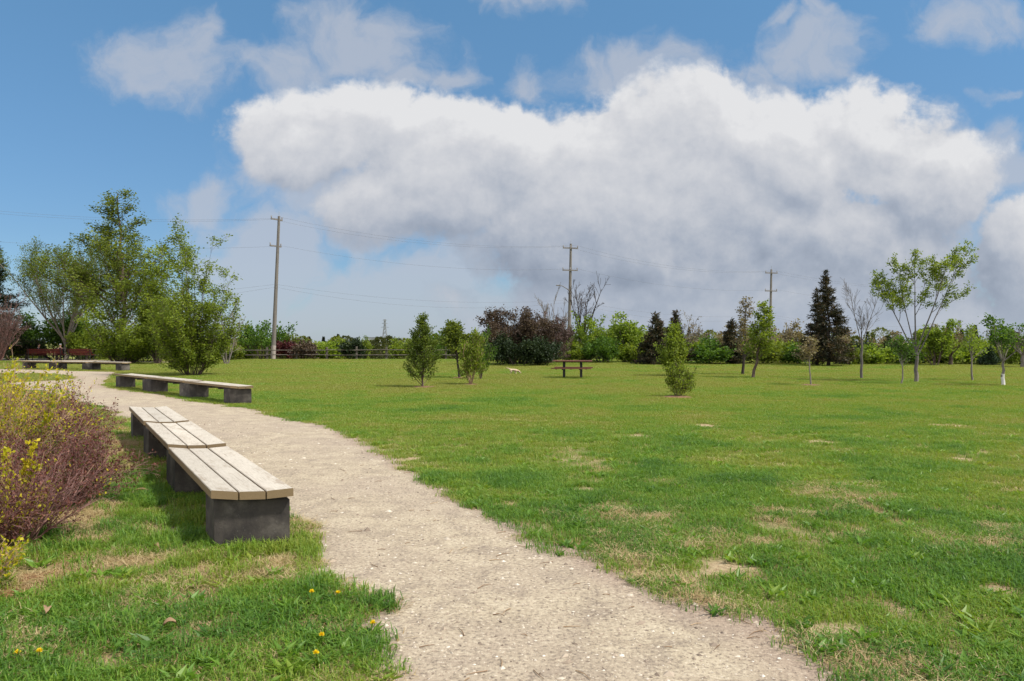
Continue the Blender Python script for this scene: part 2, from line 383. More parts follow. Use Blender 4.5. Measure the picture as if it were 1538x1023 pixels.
def spots(x, y):
    b = np.zeros(len(x))
    wx = x + (fbm(x, y, 5, 11) - .5) * .35; wy = y + (fbm(x, y, 5, 17) - .5) * .5
    for px, py, rx, ry in SPOTS:
        c = G(px, py); k = EYE / (py - CY)
        a = rx * k * .75; d = ry * F * k / (py - CY) * .9
        e = 1 - np.sqrt(((wx - c[0]) / a) ** 2 + ((wy - c[1]) / d) ** 2)
        b = np.maximum(b, np.clip(e * 2.2 + .35, 0, 1) * (e > -.3))
    return b
ROW1 = [(-2.265, 6.0), (-6.57, 13.6)]             # left edge of the nearest bench row
HEDGE = [G(0, 900), G(70, 860), G(135, 782), G(168, 732), G(186, 690), G(190, 650), G(170, 622), (-8, 16), (-12, 16), (-12, 4)]
def litter(x, y):
    h = inside(HEDGE, x, y) * 1.0
    dh = dist_to(HEDGE, x, y)
    h = np.maximum(h, np.clip(1 - dh / (.15 + .5 * fbm(x, y, 3, 21)), 0, 1) * .95)
    bx = [(-2.25, 6.25), (-1.75, 6.45), (-6.0, 13.6), (-6.5, 13.5)]
    u = inside(bx, x, y) * 1.0
    u = np.maximum(u, np.clip(1 - dist_to(bx, x, y) / .25, 0, 1) * fbm(x, y, 5, 31))
    n_ = fbm(x, y, 2.6, 33)
    return np.maximum(h * np.clip((n_ - .34) * 5, .2, 1), u * .8 * np.clip((n_ - .3) * 4, .2, 1))

# ground sheet ---------------------------------------------------------------------------
def axis(lo, hi, step, far_lo, far_hi, g=1.06):
    a = list(np.arange(lo, hi, step)); s = step; x = a[-1]
    while x < far_hi: s *= g; x += s; a.append(x)
    s = step; x = a[0]; b = []
    while x > far_lo: s *= g; x -= s; b.append(x)
    return np.array(b[::-1] + a)
gx, gy = axis(-7, 9, .075, -2500, 2500), axis(2.6, 17, .075, -60, 3000, 1.035)
XX, YY = np.meshgrid(gx, gy); X, Y = XX.ravel(), YY.ravel()
zz = gz(X, Y)
b = MB(); nx, ny = len(gx), len(gy)
i = (np.arange(ny - 1)[:, None] * nx + np.arange(nx - 1)).ravel()
b.add(np.c_[X, Y, zz], np.c_[i, i + 1, i + nx + 1, i + nx])
ground = b.build('ground', M['lawn'], smooth=True); tag(ground, kind='structure')
def edge_soil(x, y):
    dp = np.minimum(dist_to(P_MAIN[::3], x, y), 9)
    return np.clip(1 - dp / (.10 + (.22 + .55 * ((x > 0) & (y < 9))) * fbm(x, y, 1.7, 41)), 0, 1)
near = (Y > 2) & (Y < 70) & (np.abs(X) < 45)
bare = np.zeros(len(X)); lit = np.zeros(len(X))
xn, yn = X[near], Y[near]
bare[near] = np.maximum(spots(xn, yn), edge_soil(xn, yn))
bare[near] = np.maximum(bare[near], np.clip((fbm(xn, yn * .6, .9, 97) - .62) * 6, 0, .45) * (yn < 12))
bare[near] = np.maximum(bare[near], inside(P_STRIP, xn, yn) * .9)
lit[near] = litter(xn, yn)
for nm, arr in (('bare', bare), ('litter', lit)):
    a = ground.data.attributes.new(nm, 'FLOAT', 'POINT'); a.data.foreach_set('value', arr)

def sheet(name, poly, z, mat):
    tri = tessellate_polygon([[Vector((p[0], p[1], 0)) for p in poly]])
    bm = bmesh.new(); vs = [bm.verts.new((p[0], p[1], z)) for p in poly]
    for t in tri:
        try: bm.faces.new([vs[k] for k in t])
        except ValueError: pass
    bmesh.ops.recalc_face_normals(bm, faces=bm.faces[:])
    me = bpy.data.meshes.new(name); bm.to_mesh(me); bm.free()
    if me.polygons and me.polygons[0].normal.z < 0: me.flip_normals()
    me.materials.append(mat); o = bpy.data.objects.new(name, me); COL.objects.link(o); return o
# the near path is a grid clipped to its outline, so it can carry how near its edge is
def path_mesh():
    o = sheet('path', P_MAIN, .004, M['path'])
    bm = bmesh.new(); bm.from_mesh(o.data)
    for lvl in range(5):
        es = [e for e in bm.edges if e.calc_length() > .22 * max(1, (e.verts[0].co.y / 6))]
        if not es: break
        bmesh.ops.subdivide_edges(bm, edges=es, cuts=1)
        bmesh.ops.triangulate(bm, faces=[f for f in bm.faces if len(f.verts) > 3])
    bm.to_mesh(o.data); bm.free()
    n = len(o.data.vertices); co = np.empty(n * 3); o.data.vertices.foreach_get('co', co); co = co.reshape(-1, 3)
    d = dist_to(P_MAIN[::2], co[:, 0], co[:, 1])
    right = np.clip(co[:, 0] * .5 + .4, 0, 1)
    w = .16 + .4 * right * np.clip((9 - co[:, 1]) / 3, 0, 1)
    e = np.clip(1 - d / w, 0, 1)
    a = o.data.attributes.new('edge', 'FLOAT', 'POINT'); a.data.foreach_set('value', e)
    return o
tag(path_mesh(), kind='structure')
tag(sheet('path', P_BAND, .004, M['path']), kind='structure')

# ------------------------------------------------------------------ grass, straw, gravel
SRC = bpy.data.collections.new('tuft sources')
def tuft(name, n, r, l0, l1, w, lean, mat, seed, flat=0):
    rng = np.random.default_rng(seed); m = MB()
    a = rng.uniform(0, 6.283, n); q = r * np.sqrt(rng.uniform(0, 1, n))
    base = np.c_[q * np.cos(a), q * np.sin(a), np.full(n, -.004)]
    az = rng.uniform(0, 6.283, n); L = rng.uniform(l0, l1, n); ln = rng.uniform(.15, 1, n) * lean
    h = np.c_[np.cos(az), np.sin(az), np.zeros(n)]; s = np.c_[-np.sin(az), np.cos(az), np.zeros(n)]
    W = (w * rng.uniform(.7, 1.3, n))[:, None]
    up = np.array([0, 0, 1.])
    if flat:
        p1 = base + h * (L * .5)[:, None] + up * (rng.uniform(.008, .03, n))[:, None]; p2 = base + h * L[:, None] + up * rng.uniform(.004, .035, n)[:, None]
    else:
        p1 = base + up * (L * .55)[:, None] + h * (L * ln * .25)[:, None]; p2 = base + up * (L * np.maximum(1 - .40 * ln, .3))[:, None] + h * (L * ln * .85)[:, None]
    V = np.stack([base - s * W * .5, base + s * W * .5, p1 - s * W * .4, p1 + s * W * .4, p2], 1).reshape(-1, 3)
    i = np.arange(n)[:, None] * 5; t = rng.uniform(0, 1, n)
    m.add(V, i + [0, 1, 3, 2], t); m.add(V, i + [2, 3, 4], t)
    o = m.build(name, M[mat], link=False, smooth=True); SRC.objects.link(o); return o
for k in range(4): tuft('a_tuft_%d' % k, 38, .11, .035, .085, .0055, 1.5, 'grass', 100 + k)
for k in range(2): tuft('b_straw_%d' % k, 30, .12, .05, .16, .004, 1, 'straw', 200 + k, 1)
for k in range(2): tuft('c_tall_%d' % k, 46, .13, .08, .17, .0065, 1.5, 'grass', 300 + k)
for k in range(2): tuft('d_dense_%d' % k, 60, .17, .03, .06, .008, 1.3, 'grass', 400 + k)   # 8, 9 for the far lawn

def weed(name, seed):
    r_ = np.random.default_rng(seed); n = 13; a = r_.uniform(0, 6.283, n); m = MB()
    m.leaves(r_.normal(0, .02, (n, 3)) * (1, 1, 0) + [0, 0, .004], np.c_[np.cos(a), np.sin(a), r_.uniform(.2, .9, n)], r_.uniform(.05, .10, n), r_.uniform(.02, .034, n), r_, r_.uniform(0, .6, n), 1)
    o = m.build(name, M['grass'], link=False); SRC.objects.link(o)
for k in range(2): weed('e_weed_%d' % k, 500 + k)                                                                        # 10, 11
def scatter(name, pts, rot, scl, idx, tint, label, cat):
    me = bpy.data.meshes.new(name); me.vertices.add(len(pts)); me.vertices.foreach_set('co', np.asarray(pts, float).ravel())
    for nm, ty, arr, key in (('rotz', 'FLOAT', rot, 'value'), ('scl', 'FLOAT', scl, 'value'), ('idx', 'INT', idx, 'value'), ('tint', 'FLOAT', tint, 'value')):
        a = me.attributes.new(nm, ty, 'POINT'); a.data.foreach_set(key, arr)
    o = bpy.data.objects.new(name, me); COL.objects.link(o)
    g = bpy.data.node_groups.new(name + ' instancing', 'GeometryNodeTree')
    g.interface.new_socket('Geometry', in_out='INPUT', socket_type='NodeSocketGeometry'); g.interface.new_socket('Geometry', in_out='OUTPUT', socket_type='NodeSocketGeometry')
    gi, go = g.nodes.new('NodeGroupInput'), g.nodes.new('NodeGroupOutput')
    mp = g.nodes.new('GeometryNodeMeshToPoints'); ip = g.nodes.new('GeometryNodeInstanceOnPoints'); ci = g.nodes.new('GeometryNodeCollectionInfo')
    ci.inputs['Collection'].default_value = SRC; ci.inputs['Separate Children'].default_value = True; ci.inputs['Reset Children'].default_value = True
    def na(nm, ty):
        n = g.nodes.new('GeometryNodeInputNamedAttribute'); n.data_type = ty; n.inputs['Name'].default_value = nm; return n.outputs['Attribute']
    cx = g.nodes.new('ShaderNodeCombineXYZ'); er = g.nodes.new('FunctionNodeEulerToRotation')
    L = g.links.new
    L(gi.outputs[0], mp.inputs['Mesh']); L(mp.outputs['Points'], ip.inputs['Points']); L(ci.outputs[0], ip.inputs['Instance'])
    ip.inputs['Pick Instance'].default_value = True
    L(na('idx', 'INT'), ip.inputs['Instance Index']); L(na('rotz', 'FLOAT'), cx.inputs['Z']); L(cx.outputs[0], er.inputs[0]); L(er.outputs[0], ip.inputs['Rotation'])
    L(na('scl', 'FLOAT'), ip.inputs['Scale']); L(ip.outputs[0], go.inputs[0])
    md = o.modifiers.new('instancing', 'NODES'); md.node_group = g
    tag(o, label, cat, kind='stuff'); return o

rng = np.random.default_rng(7)
def lawn_points(n, lo, hi, power):
    u = rng.uniform(0, 1, n)                      # areal density ~ d**(-power)
    e = 2 - power; d = (lo ** e + u * (hi ** e - lo ** e)) ** (1 / e)
    x = rng.uniform(-1, 1, n) * (.72 * d + 1.2); return x, d
x1, y1 = lawn_points(34000, 2.7, 10, .2); x2, y2 = lawn_points(150000, 10, 66, 1.05)
x = np.r_[x1, x2]; y = np.r_[y1, y2]; d = y
dm = dist_to(P_MAIN[::2], x, y)
inp = inside(P_MAIN, x, y)
fringe = (x > 0) & (y < 9.5)
keep = ~(inp & (dm > .05 + .06 * vnoise(x, y, 4, 9) + fringe * .12 * (fbm(x, y, 3, 13) > .5)))
keep &= ~(fringe & (np.where(inp, -dm, dm) < .30) & (rng.uniform(0, 1, len(x)) < .5)) & ~inside(P_BAND, x, y)
sp = np.zeros(len(x)); k = keep & (y < 60); sp[k] = spots(x[k], y[k])
sp = np.maximum(sp, inside(P_STRIP, x, y) * .9)
sp = np.maximum(sp, np.clip((fbm(x, y * .6, .9, 97) - .62) * 6, 0, .6) * (y < 12) * (fbm(x, y, 3.5, 98) > .42))
lt = np.zeros(len(x)); k = (y < 18) & (x < 0); lt[k] = litter(x[k], y[k])
patch = fbm(x, y, 1.1, 51); fine = fbm(x, y, 5, 61); wide = fbm(x, y, .28, 71)
dens = np.clip(.15 + 1.5 * patch * (.5 + fine), .12, 1) * np.clip(1 - sp * 1.15, .03, 1) * np.clip(1 - lt * 1.05, .03, 1)
keep &= rng.uniform(0, 1, len(x)) < dens + np.clip(d - 12, 0, 20) / 40
x, y, d, sp, lt, patch, fine, wide, dm = (a[keep] for a in (x, y, d, sp, lt, patch, fine, wide, dm))
n = len(x); u = rng.uniform(0, 1, n)
left = (x < -.35 * y + .9) & (y < 14)
idx = rng.integers(0, 4, n)
idx = np.where(d > 14, rng.integers(8, 10, n), idx)
idx = np.where((u < .13 + .22 * left * (fbm(x, y, 2.1, 91) > .47) + .55 * sp + .3 * lt) & (d < 18), rng.integers(4, 6, n), idx)
tallp = np.where(left, np.clip((fbm(x, y, 1.6, 81) - .50) * 4, 0, .55), np.clip((patch - .60) * 3, 0, .25)) * (d < 13)
tallp = np.maximum(tallp, .55 * (np.hypot(x + 1.95, y - 5.9) < .55) * left)
tall = (rng.uniform(0, 1, n) < tallp) & (idx < 4)
idx = np.where(tall, rng.integers(6, 8, n), idx)
idx = np.where((idx < 4) & (rng.uniform(0, 1, n) < .04 + .10 * (fbm(x, y, 1.4, 111) > .56)), rng.integers(10, 12, n), idx)
scl = rng.uniform(.7, 1.25, n) * np.where(d > 14, 1 + (d - 14) / 40, 1)
scl = np.where(tall & ~left, scl * .55, scl) * np.where(tall & left, .85, 1)
scl *= np.where(idx < 4, .75 + .6 * patch, 1)
dry = np.clip((d - 9) / 26, 0, 1)
tint = np.clip(.42 + (wide - .5) * 1.0 + (fine - .5) * .9 + (patch - .5) * -1.3 + .50 * dry + (fbm(x * .25, y, .45, 121) - .5) * .7 * np.clip(d / 20, 0, 1) + rng.normal(0, .07, n) - .10 * tall - .12 * (dm < .5) * (x > 0) , 0, 1)
scatter('grass', np.c_[x, y, np.zeros(n)], rng.uniform(0, 6.283, n), scl, idx, tint, 'short patchy green lawn grass on both sides of the gravel path', 'grass')
# dry litter below the hedge and the near benches
n0 = 9000; x = rng.uniform(-7, 0, n0); y = rng.uniform(4, 15, n0); k = (litter(x, y) > rng.uniform(.15, 1, n0)) & ~inside(P_MAIN, x, y); x, y = x[k], y[k]; n = len(x)
scatter('litter', np.c_[x, y, np.zeros(n)], rng.uniform(0, 6.283, n), rng.uniform(.6, 1.3, n), rng.integers(4, 6, n), rng.uniform(0, .7, n), 'dry straw and stem litter on the soil below the hedge and benches', 'litter')

def strew(n0, x0, x1, y0, y1, sc, th, seed, label):
    r_ = np.random.default_rng(seed); x = r_.uniform(x0, x1, n0); y = r_.uniform(y0, y1, n0)
    k = (fbm(x, y, sc, seed) > r_.normal(th, .05, n0)) & ~(inside(P_MAIN, x, y) & (dist_to(P_MAIN[::2], x, y) > .12)); x, y = x[k], y[k]; n = len(x)
    scatter('litter', np.c_[x, y, r_.uniform(.006, .03, n)], r_.uniform(0, 6.283, n), r_.uniform(.5, 1.1, n), r_.integers(4, 6, n), r_.uniform(.2, 1, n), label, 'litter')
strew(5200, -4.6, -.9, 3.0, 8.2, 1.5, .58, 301, 'pale dead grass lying in the turf around the nearest bench')
strew(8000, .3, 6.5, 3.0, 9.0, 1.1, .605, 302, 'pale dead grass lying in the lawn right of the gravel path')
def gravel():
    r = np.random.default_rng(12); m = MB()
    n = 26000; d = 3.0 * (16 / 3.0) ** r.uniform(0, 1, n); x = r.uniform(-.6, .62, n) * d
    k = inside(P_MAIN, x, d); x, d = x[k], d[k]; n = len(x)
    s = .0036 * np.exp(r.normal(0, .5, n)) * (1 + d / 14); s = np.clip(s, .002, .02)
    big = r.uniform(0, 1, n) < .012 ; s = np.where(big, s * 2.6, s)
    oct_ = np.array([[1, 0, 0], [0, 1, 0], [-1, 0, 0], [0, -1, 0], [0, 0, 1], [0, 0, -1]], float)
    A = r.uniform(0, 6.283, n); dim = np.c_[r.uniform(.7, 1.5, n), r.uniform(.6, 1.1, n), r.uniform(.4, .7, n)] * s[:, None]
    V = oct_[None] * dim[:, None] * r.uniform(.75, 1.25, (n, 6, 1))
    c, q = np.cos(A)[:, None], np.sin(A)[:, None]
    V = np.stack([V[..., 0] * c - V[..., 1] * q, V[..., 0] * q + V[..., 1] * c, V[..., 2]], -1) + np.c_[x, d, np.full(n, .005)][:, None]
    f = np.array([[0, 1, 4], [1, 2, 4], [2, 3, 4], [3, 0, 4], [1, 0, 5], [2, 1, 5], [3, 2, 5], [0, 3, 5]])
    t = r.beta(1.6, 2.0, n)
    m.add(V.reshape(-1, 3), (np.arange(n)[:, None, None] * 6 + f).reshape(-1, 3), np.repeat(t, 8))
    mt = mat_leaf('pebble', [(.10, .075, .06), (.30, .24, .18), (.46, .40, .32), (.62, .57, .50)], 0, .85)
    tag(m.build('gravel', mt), 'loose pale pebbles and grit lying on the gravel path', 'gravel', kind='stuff')
    m = MB()
    for _ in range(150):
        d = 3.1 * (11 / 3.1) ** r.uniform(); x = r.uniform(-.3, .5) * d
        if not inside(P_MAIN, np.array([x]), np.array([d]))[0]: continue
        L = r.uniform(.03, .13); a = r.uniform(0, 6.28); e = r.uniform(-.4, .4)
        p = np.array([[x, d, .008], [x + L * .5 * math.cos(a), d + L * .5 * math.sin(a), .012], [x + L * .5 * (math.cos(a) + math.cos(a + e)), d + L * .5 * (math.sin(a) + math.sin(a + e)), .009]])
        m.tube(p, [.003, .0026, .0015], 4, r.uniform())
    tag(m.build('litter', M['leaf_dry']), 'small broken twigs scattered on the gravel path', 'twigs', kind='stuff')
gravel()

# ------------------------------------------------------------------ trees
UP = np.array([0, 0, 1.])
def nrm(v): return v / (np.linalg.norm(v, axis=-1, keepdims=True) + 1e-9)
def poly(rng, P0, D, L, k, up, wob):              # grow curved polylines
    n = len(P0); P = np.empty((n, k, 3)); P[:, 0] = P0; dcur = nrm(D); st = (L / (k - 1))[:, None]
    for j in range(1, k):
        dcur = nrm(dcur + UP * np.reshape(up, (-1, 1)) / (k - 1) + rng.normal(0, wob, (n, 3)))
        P[:, j] = P[:, j - 1] + dcur * st
    return P
def along(P, idx, t):
    k = P.shape[1]; s = t * (k - 1); j = np.minimum(s.astype(int), k - 2); f = (s - j)[:, None]
    return P[idx, j] * (1 - f) + P[idx, j + 1] * f, nrm(P[idx, j + 1] - P[idx, j])
def side(rng, T, ang):
    r = rng.normal(size=T.shape); S = nrm(np.cross(T, r)); return nrm(T * np.cos(ang)[:, None] + S * np.sin(ang)[:, None])
def kids(rng, P, Rr, Ls, per, t0, t1, ang, lf, k, up, wob, rk=.5, az=None):
    n = len(P); idx = np.repeat(np.arange(n), per); t = rng.uniform(t0, t1, len(idx))
    p, T = along(P, idx, t); a = rng.uniform(ang[0], ang[1], len(idx))
    D = side(rng, T, a); L = Ls[idx] * rng.uniform(lf[0], lf[1], len(idx)) * (1.12 - .55 * t)
    C = poly(rng, p, D, L, k, up, wob)
    kk = Rr.shape[1]; r0 = Rr[idx, np.minimum((t * (kk - 1)).astype(int), kk - 1)] * rk
    return C, r0[:, None] * np.linspace(1, .3, k), L
def crown(m, rng, P, n, L, W, spread, t0=.25, flat=0, up=.3, tint=(.5, .25), clump=None):
    """n leaves along the polylines P, gathered in clumps of their own lightness"""
    if n <= 0: return
    nb = len(P); wl = np.linalg.norm(np.diff(P, axis=1), axis=2).sum(1); idx = rng.choice(nb, n, p=wl / wl.sum()); t = rng.uniform(t0, 1, n)
    p, T = along(P, idx, t)
    p = p + rng.normal(0, spread, (n, 3)); D = nrm(T * .6 + rng.normal(0, .7, (n, 3)) + UP * up)
    bt = rng.normal(tint[0], tint[1] * .7, nb)
    m.leaves(p, D, L * rng.uniform(.6, 1.3, n), W * rng.uniform(.6, 1.3, n), rng, np.clip(bt[idx] + rng.normal(0, tint[1] * .6, n), 0, 1), flat)

def tree(name, label, cat, base, H, W, style, leaf=None, bark='bark_grey', nl=4000, ls=.09, seed=1, group=None, r0=None, lean=(0, 0), paint=None, **o):
    rng = np.random.default_rng(seed); g = lambda k, dv: o.get(k, dv)
    bx, by = base; root = empty(name, (bx, by, float(gz(bx, by)))); tag(root, label, cat, group)
    r0 = r0 or .018 * H + .02
    B = []                                        # (P, R, sides)
    K = 10
    if style in ('poplar', 'spruce', 'sapling', 'spire'):
        tr = np.zeros((1, K, 3)); tz = np.linspace(0, 1, K); tr[0, :, 2] = tz * H
        tr[0, :, 0] = lean[0] * tz + np.cumsum(rng.normal(0, .006 * H, K)) * (tz > 0); tr[0, :, 1] = lean[1] * tz + np.cumsum(rng.normal(0, .006 * H, K)) * (tz > 0)
        tR = (r0 * (1 - .9 * tz ** .8) + .004)[None]
        B.append((tr, tR, 8))
    if style == 'spruce':
        nb = g('nb', 150); t = np.sort(rng.uniform(g('t0', .05), .985, nb)); p, T = along(tr, np.zeros(nb, int), t)
        az = rng.uniform(0, 6.283, nb); ph = np.radians(np.interp(t, [0, .5, .85, 1], [102, 92, 66, 35]) + rng.normal(0, 6, nb))
        D = np.c_[np.sin(ph) * np.cos(az), np.sin(ph) * np.sin(az), np.cos(ph)]
        L = (W / 2) * np.interp(t, [0, .12, 1], [.75, 1, .04]) * rng.uniform(.55, 1.12, nb)
        b1 = poly(rng, p, D, L, 5, .35, .05); r1 = (.006 + .012 * L)[:, None] * np.linspace(1, .25, 5)
        b2, r2, L2 = kids(rng, b1, r1, L, 9, .2, 1, (.6, 1.1), (.22, .42), 3, -.15, .05, .5)
        b2[:, :, 2] -= .0; B += [(b1, r1, 4), (b2, r2, 3)]
        lm = MB(); crown(lm, rng, b2, int(nl * .75), ls, ls * .28, ls * .22, 0, 0, .1, (.45, .28)); crown(lm, rng, b1, int(nl * .25), ls, ls * .28, ls * .3, .2, 0, .2, (.5, .28))
    elif style in ('poplar', 'sapling', 'spire'):
        nb = g('nb', 44); t = g('t0', .08) + (.985 - g('t0', .08)) * (np.arange(nb) + rng.uniform(0, 1, nb)) / nb; p, T = along(tr, np.zeros(nb, int), t)
        D = side(rng, T, np.radians(rng.uniform(*g('ang', (24, 48)), nb)))
        prof = np.interp(t, *g('prof', ([0, .12, .35, .7, 1], [.55, .9, 1, .55, .10])))
        L = H * .42 * prof * rng.uniform(.7, 1.15, nb)
        b1 = poly(rng, p, D, L, 6, g('up', .55), .09); r1 = (.004 + .012 * L)[:, None] * np.linspace(1, .25, 6)
        b2, r2, L2 = kids(rng, b1, r1, L, g('n2', 6), .25, 1, (.4, .9), (.25, .5), 4, .4, .12, .6)
        B += [(b1, r1, 4), (b2, r2, 3)]
        lm = MB(); crown(lm, rng, b2, int(nl * .75), ls, ls * .75, g('spread', .06), .15); crown(lm, rng, b1, int(nl * .25), ls, ls * .75, g('spread', .06), .4)
    else:
        # several stems from the ground ('stems'), or a trunk that forks ('vase')
        if style == 'vase':
            fk = g('fork', .3); kf = 6; tz = np.linspace(0, 1, kf)
            tr = np.zeros((1, kf, 3)); tr[0, :, 2] = tz * fk * H; tr[0, :, 0] = lean[0] * tz + rng.normal(0, .006 * H, kf) * (tz > 0)
            tR = (r0 * (1.15 - .35 * tz))[None]; B.append((tr, tR, 10))
            dirs = g('limbs', None); ns = len(dirs) if dirs else g('ns', 4)
            if not dirs:
                a0 = rng.uniform(0, 6.28); dirs = [(math.cos(a0 + q * 6.283 / ns) * g('open', .55), math.sin(a0 + q * 6.283 / ns) * g('open', .55), 1, 1) for q in range(ns)]
            D = nrm(np.array([q[:3] for q in dirs], float)); L = (1 - fk) * H * np.array([q[3] for q in dirs]) * rng.uniform(.9, 1.1, ns)
            P0 = np.repeat(tr[:, -1], ns, 0) - UP * rng.uniform(0, .06 * H, (ns, 1)); P0[:, 2] = np.minimum(P0[:, 2], tr[0, -1, 2] - .01)
            rs = r0 * .62
        else:
            ns = g('ns', 16); az = rng.uniform(0, 6.283, ns); ph = np.radians(g('open', 34)) * np.sqrt(rng.uniform(0, 1, ns))
            D = np.c_[np.sin(ph) * np.cos(az), np.sin(ph) * np.sin(az), np.cos(ph)]
            br = g('foot', .06) * W; q = br * np.sqrt(rng.uniform(0, 1, ns)); P0 = np.c_[q * np.cos(az), q * np.sin(az), np.full(ns, -.03)]
            if o.get('cone'): ph[:3] *= .12; D = np.c_[np.sin(ph) * np.cos(az), np.sin(ph) * np.sin(az), np.cos(ph)]
            L = H * np.interp(ph / (np.radians(g('open', 34)) + 1e-6), *(([0, .1, .3, .6, 1], o['cone']) if o.get('cone') else ([0, 1], [1.0, g('edge', .62)]))) * rng.uniform(.72, 1.05, ns); rs = r0 * .5
        b0 = poly(rng, P0, D, L, 8, g('up', .25), g('wob', .07)); q0 = rs * rng.uniform(.6, 1, (len(b0), 1)) * np.linspace(1, .22, 8)
        b1, r1, L1 = kids(rng, b0, q0, L, g('n1', 9), g('t1', .22), 1, g('a1', (.35, .85)), g('l1', (.28, .55)), 6, g('up1', .35), .10, .55)
        b2, r2, L2 = kids(rng, b1, r1, L1, g('n2', 5), .2, 1, (.35, .9), (.28, .55), 4, .25, .13, .6)
        B += [(b0, q0, 6), (b1, r1, 4), (b2, r2, 3)]
        lm = MB(); crown(lm, rng, b2, int(nl * .75), ls, ls * .75, g('spread', .06), g('lt', .2), g('flat', 0)); crown(lm, rng, b1, int(nl * .25), ls, ls * .75, g('spread', .06), .55, g('flat', 0))
    # fit the height and width that were surveyed
    allp = np.concatenate([q[0].reshape(-1, 3) for q in B]); zs = H / np.percentile(allp[:, 2], 99.9)
    rad = np.percentile(np.abs(allp[:, 0] - lean[0] * allp[:, 2] / H), 98.5); sx = (W / 2) / max(rad, .01)
    sx = min(max(sx, .35), 2.6)
    if o.get('fit', 1) == 0: sx = zs = 1
    S = np.array([sx, sx, zs])
    keepx = style in ('poplar', 'spruce', 'sapling', 'spire', 'vase')
    tm = MB()
    for P, Rr, sd in B: tm.tubes(P * S, np.maximum(Rr, g('minr', .004)), sd)
    if g('trunkcut', 0): pass
    t_o = tm.build(g('tname', 'trunk'), M[bark], root, smooth=True)
    if paint:                                     # whitewash on the foot of the trunk
        P, Rr, _ = B[0]; pm = MB(); zt = np.linspace(0, paint, 4); k = P.shape[1]
        src = (P * S)[0]; px_ = np.interp(zt, src[:, 2], src[:, 0]); py_ = np.interp(zt, src[:, 2], src[:, 1]); rr = np.interp(zt, src[:, 2], Rr[0])
        pm.tube(np.c_[px_, py_, zt], rr + .006, 10).build('painted_band', M[g('pmat', 'bark_white')], root, smooth=True)
    if nl and leaf:
        lm.v = [v * S for v in lm.v]; lm.build(g('cname', 'crown'), M[leaf], root)
    return root

def at(px, py, dd=None):                          # ground spot seen at px; py gives the distance unless dd does
    if dd is None: return G(px, py)
    return ((px - CX) * dd / F, dd)
def T(name, label, cat, px, py, top, wpx, style, dd=None, **kw):
    bse = at(px, py, dd); d = bse[1]; z0 = float(gz(*bse))
    return tree(name, label, cat, bse, Z(top, d) - z0, wpx * d / F, style, **kw)

# left-hand group
T('poplar_tree', 'tallest poplar with a narrow pointed olive crown behind the bench rows', 'tree', 180, 546, 286, 150, 'poplar', leaf='leaf_olive', bark='bark_brown', nl=19000, ls=.115, seed=4, nb=64, n2=7, t0=.08,
  ang=(28, 52), prof=([0, .1, .25, .45, .7, 1], [.9, 1.1, .95, .58, .30, .10]), spread=.12, up=.3)
T('poplar_shrub', 'bright green poplar thicket of many shoots around the foot of the tallest poplar', 'tree', 184, 547.5, 425, 112, 'stems', leaf='leaf_poplar', bark='bark_brown', nl=20000, ls=.10, seed=5, ns=30, open=34, cone=[1, .9, .8, .66, .5], n1=14, spread=.12, foot=.09, r0=.09, a1=(.2, .5), l1=(.14, .32), up1=.5, t1=.08, edge=.5)
T('spreading_tree', 'broad thinly leaved tree with a rounded crown behind the red benches', 'tree', 98, 541.5, 334, 165, 'vase', leaf='leaf_olive', bark='bark_grey', nl=36000, ls=.125, seed=6, fork=.16, ns=10, open=.7, n1=12, n2=6, spread=.2, r0=.15)
T('poplar_tree', 'slender poplar with twin tips between the tallest poplar and the many-stemmed clump', 'tree', 236, 548, 366, 66, 'stems', leaf='leaf_poplar', bark='bark_brown', nl=12000, ls=.105, seed=8, ns=14, open=20, cone=[1, .9, .75, .6, .45], n1=16, n2=5, spread=.1, foot=.04, r0=.09, a1=(.2, .5), l1=(.12, .28), up1=.5, t1=.06, edge=.5, up=.35, wob=.04)
T('poplar_clump', 'vase-shaped many-stemmed green poplar clump just behind the second bench row', 'tree', 287, 565, 342, 128, 'stems', leaf='leaf_poplar', bark='bark_brown', nl=30000, ls=.065, seed=209, ns=34, open=30, cone=[1, .86, .68, .50, .36], n1=16, n2=5, spread=.06, foot=.06, r0=.05, a1=(.2, .5), l1=(.12, .30), up1=.5, t1=.05, edge=.38, up=.25, wob=.03)
T('bare_sapling', 'leafless grey brown sapling leaning right of the many-stemmed poplar clump', 'tree', 340, 548, 452, 55, 'stems', leaf='leaf_bud', bark='bark_grey', nl=500, ls=.10, seed=10, ns=9, open=30, n1=4, n2=3, foot=.05, minr=.008)
T('leafy_tree', 'low dark green leafy tree right behind the red benches', 'tree', 82, 540.5, 466, 104, 'stems', leaf='leaf_green', bark='bark_dark', nl=10000, ls=.18, seed=11, ns=16, open=50, n1=8, spread=.2, edge=.7, foot=.05)
T('dark_tree', 'dark olive conifer cut off by the left edge of the photo', 'tree', -12, 542, 362, 100, 'spruce', leaf='leaf_dark', bark='bark_dark', nl=13000, ls=.24, seed=12, nb=200)
T('bare_shrub', 'leafless mauve shrub at the left edge in front of the dark conifer', 'shrub', -2, 543.5, 436, 68, 'stems', leaf='leaf_mauve', bark='twig_purple', nl=4500, ls=.11, seed=13, ns=22, open=42, n1=8, n2=5, minr=.007)
